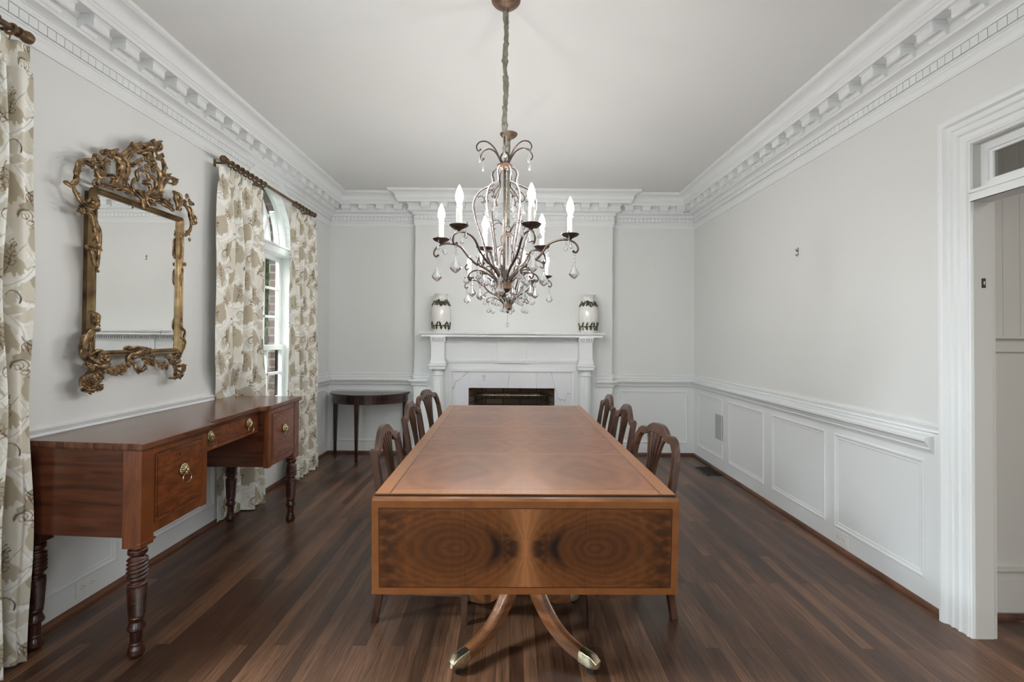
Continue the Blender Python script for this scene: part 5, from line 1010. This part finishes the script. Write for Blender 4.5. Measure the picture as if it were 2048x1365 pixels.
def rod(label, ya, yb, sets, z=2.575):
    R_ = thing('curtain_rod', label, 'curtain rod'); x = XL+0.105
    b = MB(); b.tube([(x, ya, z), (x, yb, z)], 0.0125, 14); b.build('pole', RODM, R_)
    for ye, s_ in ((ya, -1), (yb, 1)):
        b = MB(); b.lathe([(0.0125, 0), (0.021, 0.004), (0.021, 0.012), (0.014, 0.018), (0.022, 0.03), (0.026, 0.044), (0.022, 0.058), (0.008, 0.066), (0.001, 0.067)] if s_ > 0 else [(0.001, -0.067), (0.008, -0.066), (0.022, -0.058), (0.026, -0.044), (0.022, -0.03), (0.014, -0.018), (0.021, -0.012), (0.021, -0.004), (0.0125, 0)], 18, (x, ye, z), 'Y'); b.build('finial', RODM, R_)
        b = MB(); yy = ye-s_*0.025; b.tube([(XL, yy, z-0.005), (x, yy, z-0.005)], 0.007, 8); b.tube([(XL, yy, z-0.03), (XL, yy, z+0.02)], 0.012, 8); b.build('bracket', RODM, R_)
    for y0, y1, n_ in sets:
        for k in range(n_):
            yy = y0+(y1-y0)*k/(n_-1); b = MB(); b.tube([(x+0.021*math.cos(2*PI*j/20), yy+0.004*math.sin(2*PI*j/20), z-0.006+0.021*math.sin(2*PI*j/20)) for j in range(21)], 0.0062, 8, cap=False); b.tube([(x, yy, z-0.026), (x-0.006, yy, z-0.050)], 0.0025, 5); b.build('ring', RODM, R_)
    finish(R_, (x, (ya+yb)/2, z))
rod('gilt wooden curtain pole with rings above the arched window', 3.585, 5.13, ((3.64, 4.12, 8), (4.72, 5.10, 6)))
rod('gilt wooden curtain pole whose end shows at the top left corner', 0.35, 2.055, ((1.70, 2.03, 6),))
# ================================================================== CHANDELIERS
def chandelier(label):
    C = thing('chandelier', label, 'chandelier', (0, 0, 0), 0, 'matching crystal chandeliers over the table')
    # all z are heights above the floor; the axis is the local origin
    ANG = [math.radians(a) for a in (-14, 52, 110, 169, 233, 292)]
    b = MB(); b.lathe([(0.010, 2.905), (0.014, 2.912), (0.018, 2.925), (0.030, 2.932), (0.048, 2.940), (0.062, 2.952), (0.069, 2.962), (0.070, 2.9685)], 36); b.build('canopy', COPPER, C)
    # gathered silk sleeve over the chain
    b = MB(); n_ = 120; zs = np.linspace(2.235, 2.915, n_); prof = []; rg = np.random.RandomState(2); seg_ = 20; v = []
    ph = rg.uniform(0, 6.28, 6)
    bun = [0.02, 0.075, 0.13, 0.21, 0.27, 0.36, 0.44, 0.52, 0.60]
    for i in range(seg_):
        a = 2*PI*i/seg_
        for z in zs:
            q = z-2.235; r_ = 0.0118+0.0016*math.sin(q*37+ph[0])+0.0012*math.sin(2*a+q*60)+0.0012*math.sin(3*a-q*130+ph[1])
            for bz in bun: r_ += (0.0028+0.0014*math.sin(a*2+bz*90))*math.exp(-((q-bz-0.004*math.sin(a+bz*50))/0.006)**2)-0.0026*math.exp(-((q-bz-0.014)/0.005)**2)
            ox = 0.003*math.sin(q*23+1); v.append((ox+r_*math.cos(a), r_*math.sin(a), z))
    b.add(v, [(i*n_+k, ((i+1) % seg_)*n_+k, ((i+1) % seg_)*n_+k+1, i*n_+k+1) for i in range(seg_) for k in range(n_-1)], True); b.build('chain_sleeve', SILK, C, sharp=75)
    b = MB(); b.tube([(0.020*math.cos(2*PI*j/20), 0, 2.208+0.024*math.sin(2*PI*j/20)) for j in range(21)], 0.0035, 8, cap=False); b.build('hanging_ring', BRONZE, C)
    b = MB(); b.tube([(0, 0, 1.60), (0, 0, 2.185)], 0.0062, 12); b.build('rod', BRONZE, C)
    b = MB(); b.lathe([(0.006, 2.150), (0.018, 2.154), (0.022, 2.160), (0.036, 2.164), (0.038, 2.172), (0.022, 2.178), (0.010, 2.188)], 28); b.build('top_plate', COPPER, C)
    b = MB(); b.lathe([(0.001, 1.538), (0.007, 1.541), (0.010, 1.549), (0.006, 1.556), (0.010, 1.560), (0.024, 1.566), (0.033, 1.576)], 28); kn = b.build('finial', BRONZE, C)
    b = MB(); b.lathe([(0.033, 1.576), (0.037, 1.580), (0.037, 1.612), (0.034, 1.616), (0.010, 1.618)], 32); b.build('hub', COPPER, C)
    def rad(a, pts): return [(r_*math.cos(a), r_*math.sin(a), z) for r_, z in pts]
    def sp(pts, k=5): return [(p.x, p.y) for p in smooth_path([(r_, z, 0) for r_, z in pts], k)]
    RP = 0.315
    drop_m = MB()
    def pear(b, c, s_=1.0):                         # flat cut pendalogue with a bead on top
        x, y, z = c; b.ball((x, y, z-0.005*s_), 0.0048*s_, 6, 4)
        H = 0.050*s_; W_ = 0.0185*s_; zt = z-0.010*s_; pr = [(0.10, 0), (0.34, 0.26), (0.86, 0.58), (1.0, 0.68), (0.58, 0.86), (0.04, 1.0)]; v = []
        for f, t in pr:
            for k in range(8): a = 2*PI*k/8; v.append((x+W_*f*math.cos(a)*0.95, y+(W_*f*0.50 if s_ > 0 else 0)*math.sin(a), zt-H*t))
        fs = [(i*8+k, i*8+(k+1) % 8, (i+1)*8+(k+1) % 8, (i+1)*8+k) for i in range(5) for k in range(8)]+[tuple(range(8))[::-1], tuple(40+k for k in range(8))]; b.add(v, fs, False)
    def strand(b, p, n_, s_=1.0):
        x, y, z = p
        for k in range(n_): b.ball((x, y, z-0.010*s_*(k+0.5)), 0.0044*s_, 6, 4)
        return (x, y, z-0.010*s_*n_)
    nd = [0]
    def crystal(p, n_=2, s_=1.0, parent=None):
        b = MB(); q = strand(b, p, n_, s_); pear(b, q, s_); b.build('crystal_drop', CRYST, parent or C); nd[0] += 1
    for i, a in enumerate(ANG):
        # main candle arm
        ap = sp([(0.030, 1.600), (0.045, 1.640), (0.090, 1.678), (0.135, 1.700), (0.175, 1.735), (0.215, 1.785), (0.262, 1.803), (0.305, 1.802), (0.338, 1.786), (0.352, 1.760), (0.343, 1.742), (0.330, 1.748)], 5)
        b = MB(); P = rad(a, ap); b.tube(P, [0.0056 if k < len(P)*0.62 else 0.0046 for k in range(len(P))], 8); b.ball(P[-1], 0.0065, 8, 6); arm = b.build('arm', BRONZE, C)
        px, py = RP*math.cos(a), RP*math.sin(a)
        b = MB(); b.lathe([(0.004, 1.800), (0.008, 1.806), (0.016, 1.811), (0.034, 1.819), (0.042, 1.827), (0.041, 1.829), (0.030, 1.823), (0.010, 1.816), (0.008, 1.824)], 28, (px, py, 0))
        t = Vector((-math.sin(a), math.cos(a), 0))
        for s_ in (-1, 1): q = Vector((px, py, 0))+t*s_*0.046; b.tube([Vector((px, py, 1.812)), Vector((px, py, 1.811))+t*s_*0.022, Vector((px, py, 1.821))+t*s_*0.040, Vector((px, py, 1.831))+t*s_*0.048, Vector((px, py, 1.836))+t*s_*0.043], 0.0024, 6)
        b.build('drip_pan', BRONZE, C)
        b = MB(); b.lathe([(0.0125, 1.822), (0.0125, 1.908), (0.0115, 1.915), (0.007, 1.916)], 18, (px, py, 0)); 
        for k in range(5): aa = k*1.3; b.ball((px+0.0115*math.cos(aa), py+0.0115*math.sin(aa), 1.906-0.006*(k % 3)), 0.0042, 6, 4, (1, 1, 1.8))
        b.build('candle_sleeve', CANDLE, C)
        b = MB(); b.lathe([(0.006, 1.916), (0.010, 1.922), (0.0165, 1.940), (0.0172, 1.952), (0.0135, 1.972), (0.007, 1.988), (0.0015, 2.000)], 18, (px, py, 0)); b.build('bulb', BULB, C)
        tip = P[-3]; crystal((tip[0], tip[1], tip[2]-0.006), 2, 1.5); 
        for s_ in (-1, 1):
            q = Vector((px, py, 1.818))+t*s_*0.040; crystal((q.x, q.y, 1.815), 2, 0.62)
        crystal((0.295*math.cos(a), 0.295*math.sin(a), 1.797), 2, 0.6); 
        # beaded lyre cage wire
        cg = sp([(0.030, 2.160), (0.048, 2.150), (0.058, 2.128), (0.052, 2.100), (0.055, 2.080), (0.085, 2.066), (0.125, 2.040), (0.147, 1.990), (0.140, 1.930), (0.118, 1.860), (0.095, 1.790), (0.083, 1.735), (0.078, 1.700)], 5)
        a2 = a+0.10; P = rad(a2, cg); b = MB(); b.tube(P, 0.0036, 7); wire = b.build('cage_wire', BRONZE, C)
        b = MB()
        for k in range(0, len(P)-1):
            for f in (0.0, 0.5):
                q = Vector(P[k]).lerp(Vector(P[k+1]), f); o_ = Vector((math.cos(a2), math.sin(a2), 0))*0.0056; b.ball(q+o_, 0.0036, 5, 4)
        b.build('bead_string', BEAD, wire)
        # inner loop of the lyre with its curl
        il = sp([(0.052, 2.062), (0.070, 2.045), (0.088, 2.030), (0.096, 2.008), (0.084, 1.994), (0.076, 2.006)], 4); b = MB(); b.tube(rad(a2, il), 0.0028, 6)
        il2 = sp([(0.130, 2.020), (0.112, 2.026), (0.098, 2.012), (0.102, 1.994), (0.112, 1.998)], 4); b.tube(rad(a2, il2), 0.0026, 6); b.build('scroll', BRONZE, C)
        crystal((0.088*math.cos(a2), 0.088*math.sin(a2), 1.990), 2, 0.8)
        # crown plumes
        am = a+PI/6+0.12; cp = sp([(0.014, 2.172), (0.030, 2.205), (0.055, 2.245), (0.092, 2.268), (0.128, 2.262), (0.146, 2.238), (0.138, 2.218), (0.126, 2.226)], 5); P = rad(am, cp); b = MB(); b.tube(P, [0.0040-0.0012*k/len(P) for k in range(len(P))], 7); b.ball(P[-1], 0.0052, 6, 5); b.build('crown_plume', BRONZE, C)
        q = P[-3]; crystal((q[0], q[1], q[2]-0.004), 3, 0.62)
        # lower scroll between the arms
        al = a+PI/6; ls = sp([(0.032, 1.606), (0.052, 1.628), (0.085, 1.650), (0.120, 1.662), (0.155, 1.656), (0.172, 1.636), (0.164, 1.620), (0.152, 1.628)], 5); P = rad(al, ls); b = MB(); b.tube(P, 0.0038, 7); b.ball(P[-1], 0.005, 6, 5)
        ls2 = sp([(0.068, 1.642), (0.060, 1.668), (0.072, 1.684), (0.088, 1.678), (0.086, 1.664)], 4); b.tube(rad(al, ls2), 0.0028, 6); b.build('lower_scroll', BRONZE, C)
        q = P[-3]; crystal((q[0], q[1], q[2]-0.004), 2, 1.05); crystal((0.112*math.cos(al), 0.112*math.sin(al), 1.655), 1, 0.8); crystal((0.05*math.cos(al), 0.05*math.sin(al), 1.600), 1, 0.75)
        # strut curl under the arm
        b = MB(); P = rad(a, sp([(0.088, 1.676), (0.104, 1.690), (0.126, 1.726), (0.112, 1.744), (0.098, 1.734)], 4)); b.tube(P, 0.0028, 6); P = rad(a, sp([(0.150, 1.712), (0.172, 1.706), (0.192, 1.690), (0.186, 1.674), (0.174, 1.682)], 4)); b.tube(P, 0.0028, 6); b.build('scroll', BRONZE, C)
        crystal((0.186*math.cos(a), 0.186*math.sin(a), 1.672), 2, 0.85)
    b = MB()
    for k in range(8): b.ball((0, 0, 1.534-0.009*k), 0.0042, 6, 4)
    b.ball((0, 0, 1.446), 0.017, 14, 10); ball = b.build('crystal_ball', CRYST, C)
    return C, ball
CH, ball = chandelier('nearest crystal candle chandelier, larger in view, hanging on a green silk-wrapped chain')
CH.location = (-0.040, 2.436, 0)
CH2 = dup(CH, None, (-0.037, 4.055, 0), math.radians(0), 'second crystal candle chandelier, farther away and seen through the nearer one')
bpy.data.objects.remove(ball, do_unlink=True)        # the nearer chandelier has lost its bottom ball

# ================================================================== OUTSIDE
b = MB(); b.box(-40, XL-0.21, -12, 40, -0.33, -0.315); o = b.build('lawn', GRASS); tag(o, 'green lawn outside beyond the arched window', 'lawn'); o['kind'] = 'stuff'
def tree(x, y, h, r_, m_, seed, label):
    T = thing('tree', label, 'tree', (x, y, -0.3), 0, 'trees outside the window'); rg = np.random.RandomState(seed)
    b = MB(); P = smooth_path([(0, 0, 0), (0.1, 0.05, h*0.25), (-0.05, 0.1, h*0.5), (0.05, 0, h*0.75)], 4); b.tube(P, [0.20-0.13*k/len(P) for k in range(len(P))], 8)
    for k in range(7):
        a = rg.uniform(0, 6.28); z = h*rg.uniform(0.3, 0.65); b.tube([(0, 0, z), (r_*0.4*math.cos(a), r_*0.4*math.sin(a), z+0.5), (r_*0.8*math.cos(a), r_*0.8*math.sin(a), z+0.8)], [0.06, 0.04, 0.02], 6)
    b.build('trunk', BARK, T)
    n_ = 4200; c_ = rg.normal(size=(n_, 3)); c_ /= np.linalg.norm(c_, axis=1)[:, None]; c_ *= (rg.uniform(0.25, 1, n_)**0.5)[:, None]; c_ *= 1+0.25*np.sin(c_[:, [1]]*7+seed)
    c_ = c_*np.array([r_, r_, h*0.38])*0.8+np.array([0, 0, h*0.62]); n1 = rg.normal(size=(n_, 3)); n1 /= np.linalg.norm(n1, axis=1)[:, None]; n2 = np.cross(n1, rg.normal(size=(n_, 3))); n2 /= np.linalg.norm(n2, axis=1)[:, None]; s_ = rg.uniform(0.05, 0.10, (n_, 1))
    v = np.stack([c_-n1*s_, c_+n2*s_*0.5, c_+n1*s_, c_-n2*s_*0.5], 1).reshape(-1, 3); me = bpy.data.meshes.new('foliage'); me.from_pydata(v.tolist(), [], (np.arange(n_*4).reshape(-1, 4)).tolist()); me.materials.append(m_); o = bpy.data.objects.new('foliage', me); COL.objects.link(o); o.parent = T
tree(-5.2, 9.3, 4.6, 1.5, FOL, 1, 'bright green leafy tree directly outside the arched window'); tree(-9.3, 11.2, 6.5, 2.0, FOLD, 2, 'dark green tree behind, outside the arched window'); tree(-6.3, 13.6, 5.6, 1.8, FOLD, 5, 'dark green tree nearer the brick edge outside'); tree(-10.8, 18.5, 7.5, 2.6, FOL, 3, 'tall pale green tree farthest off through the window')
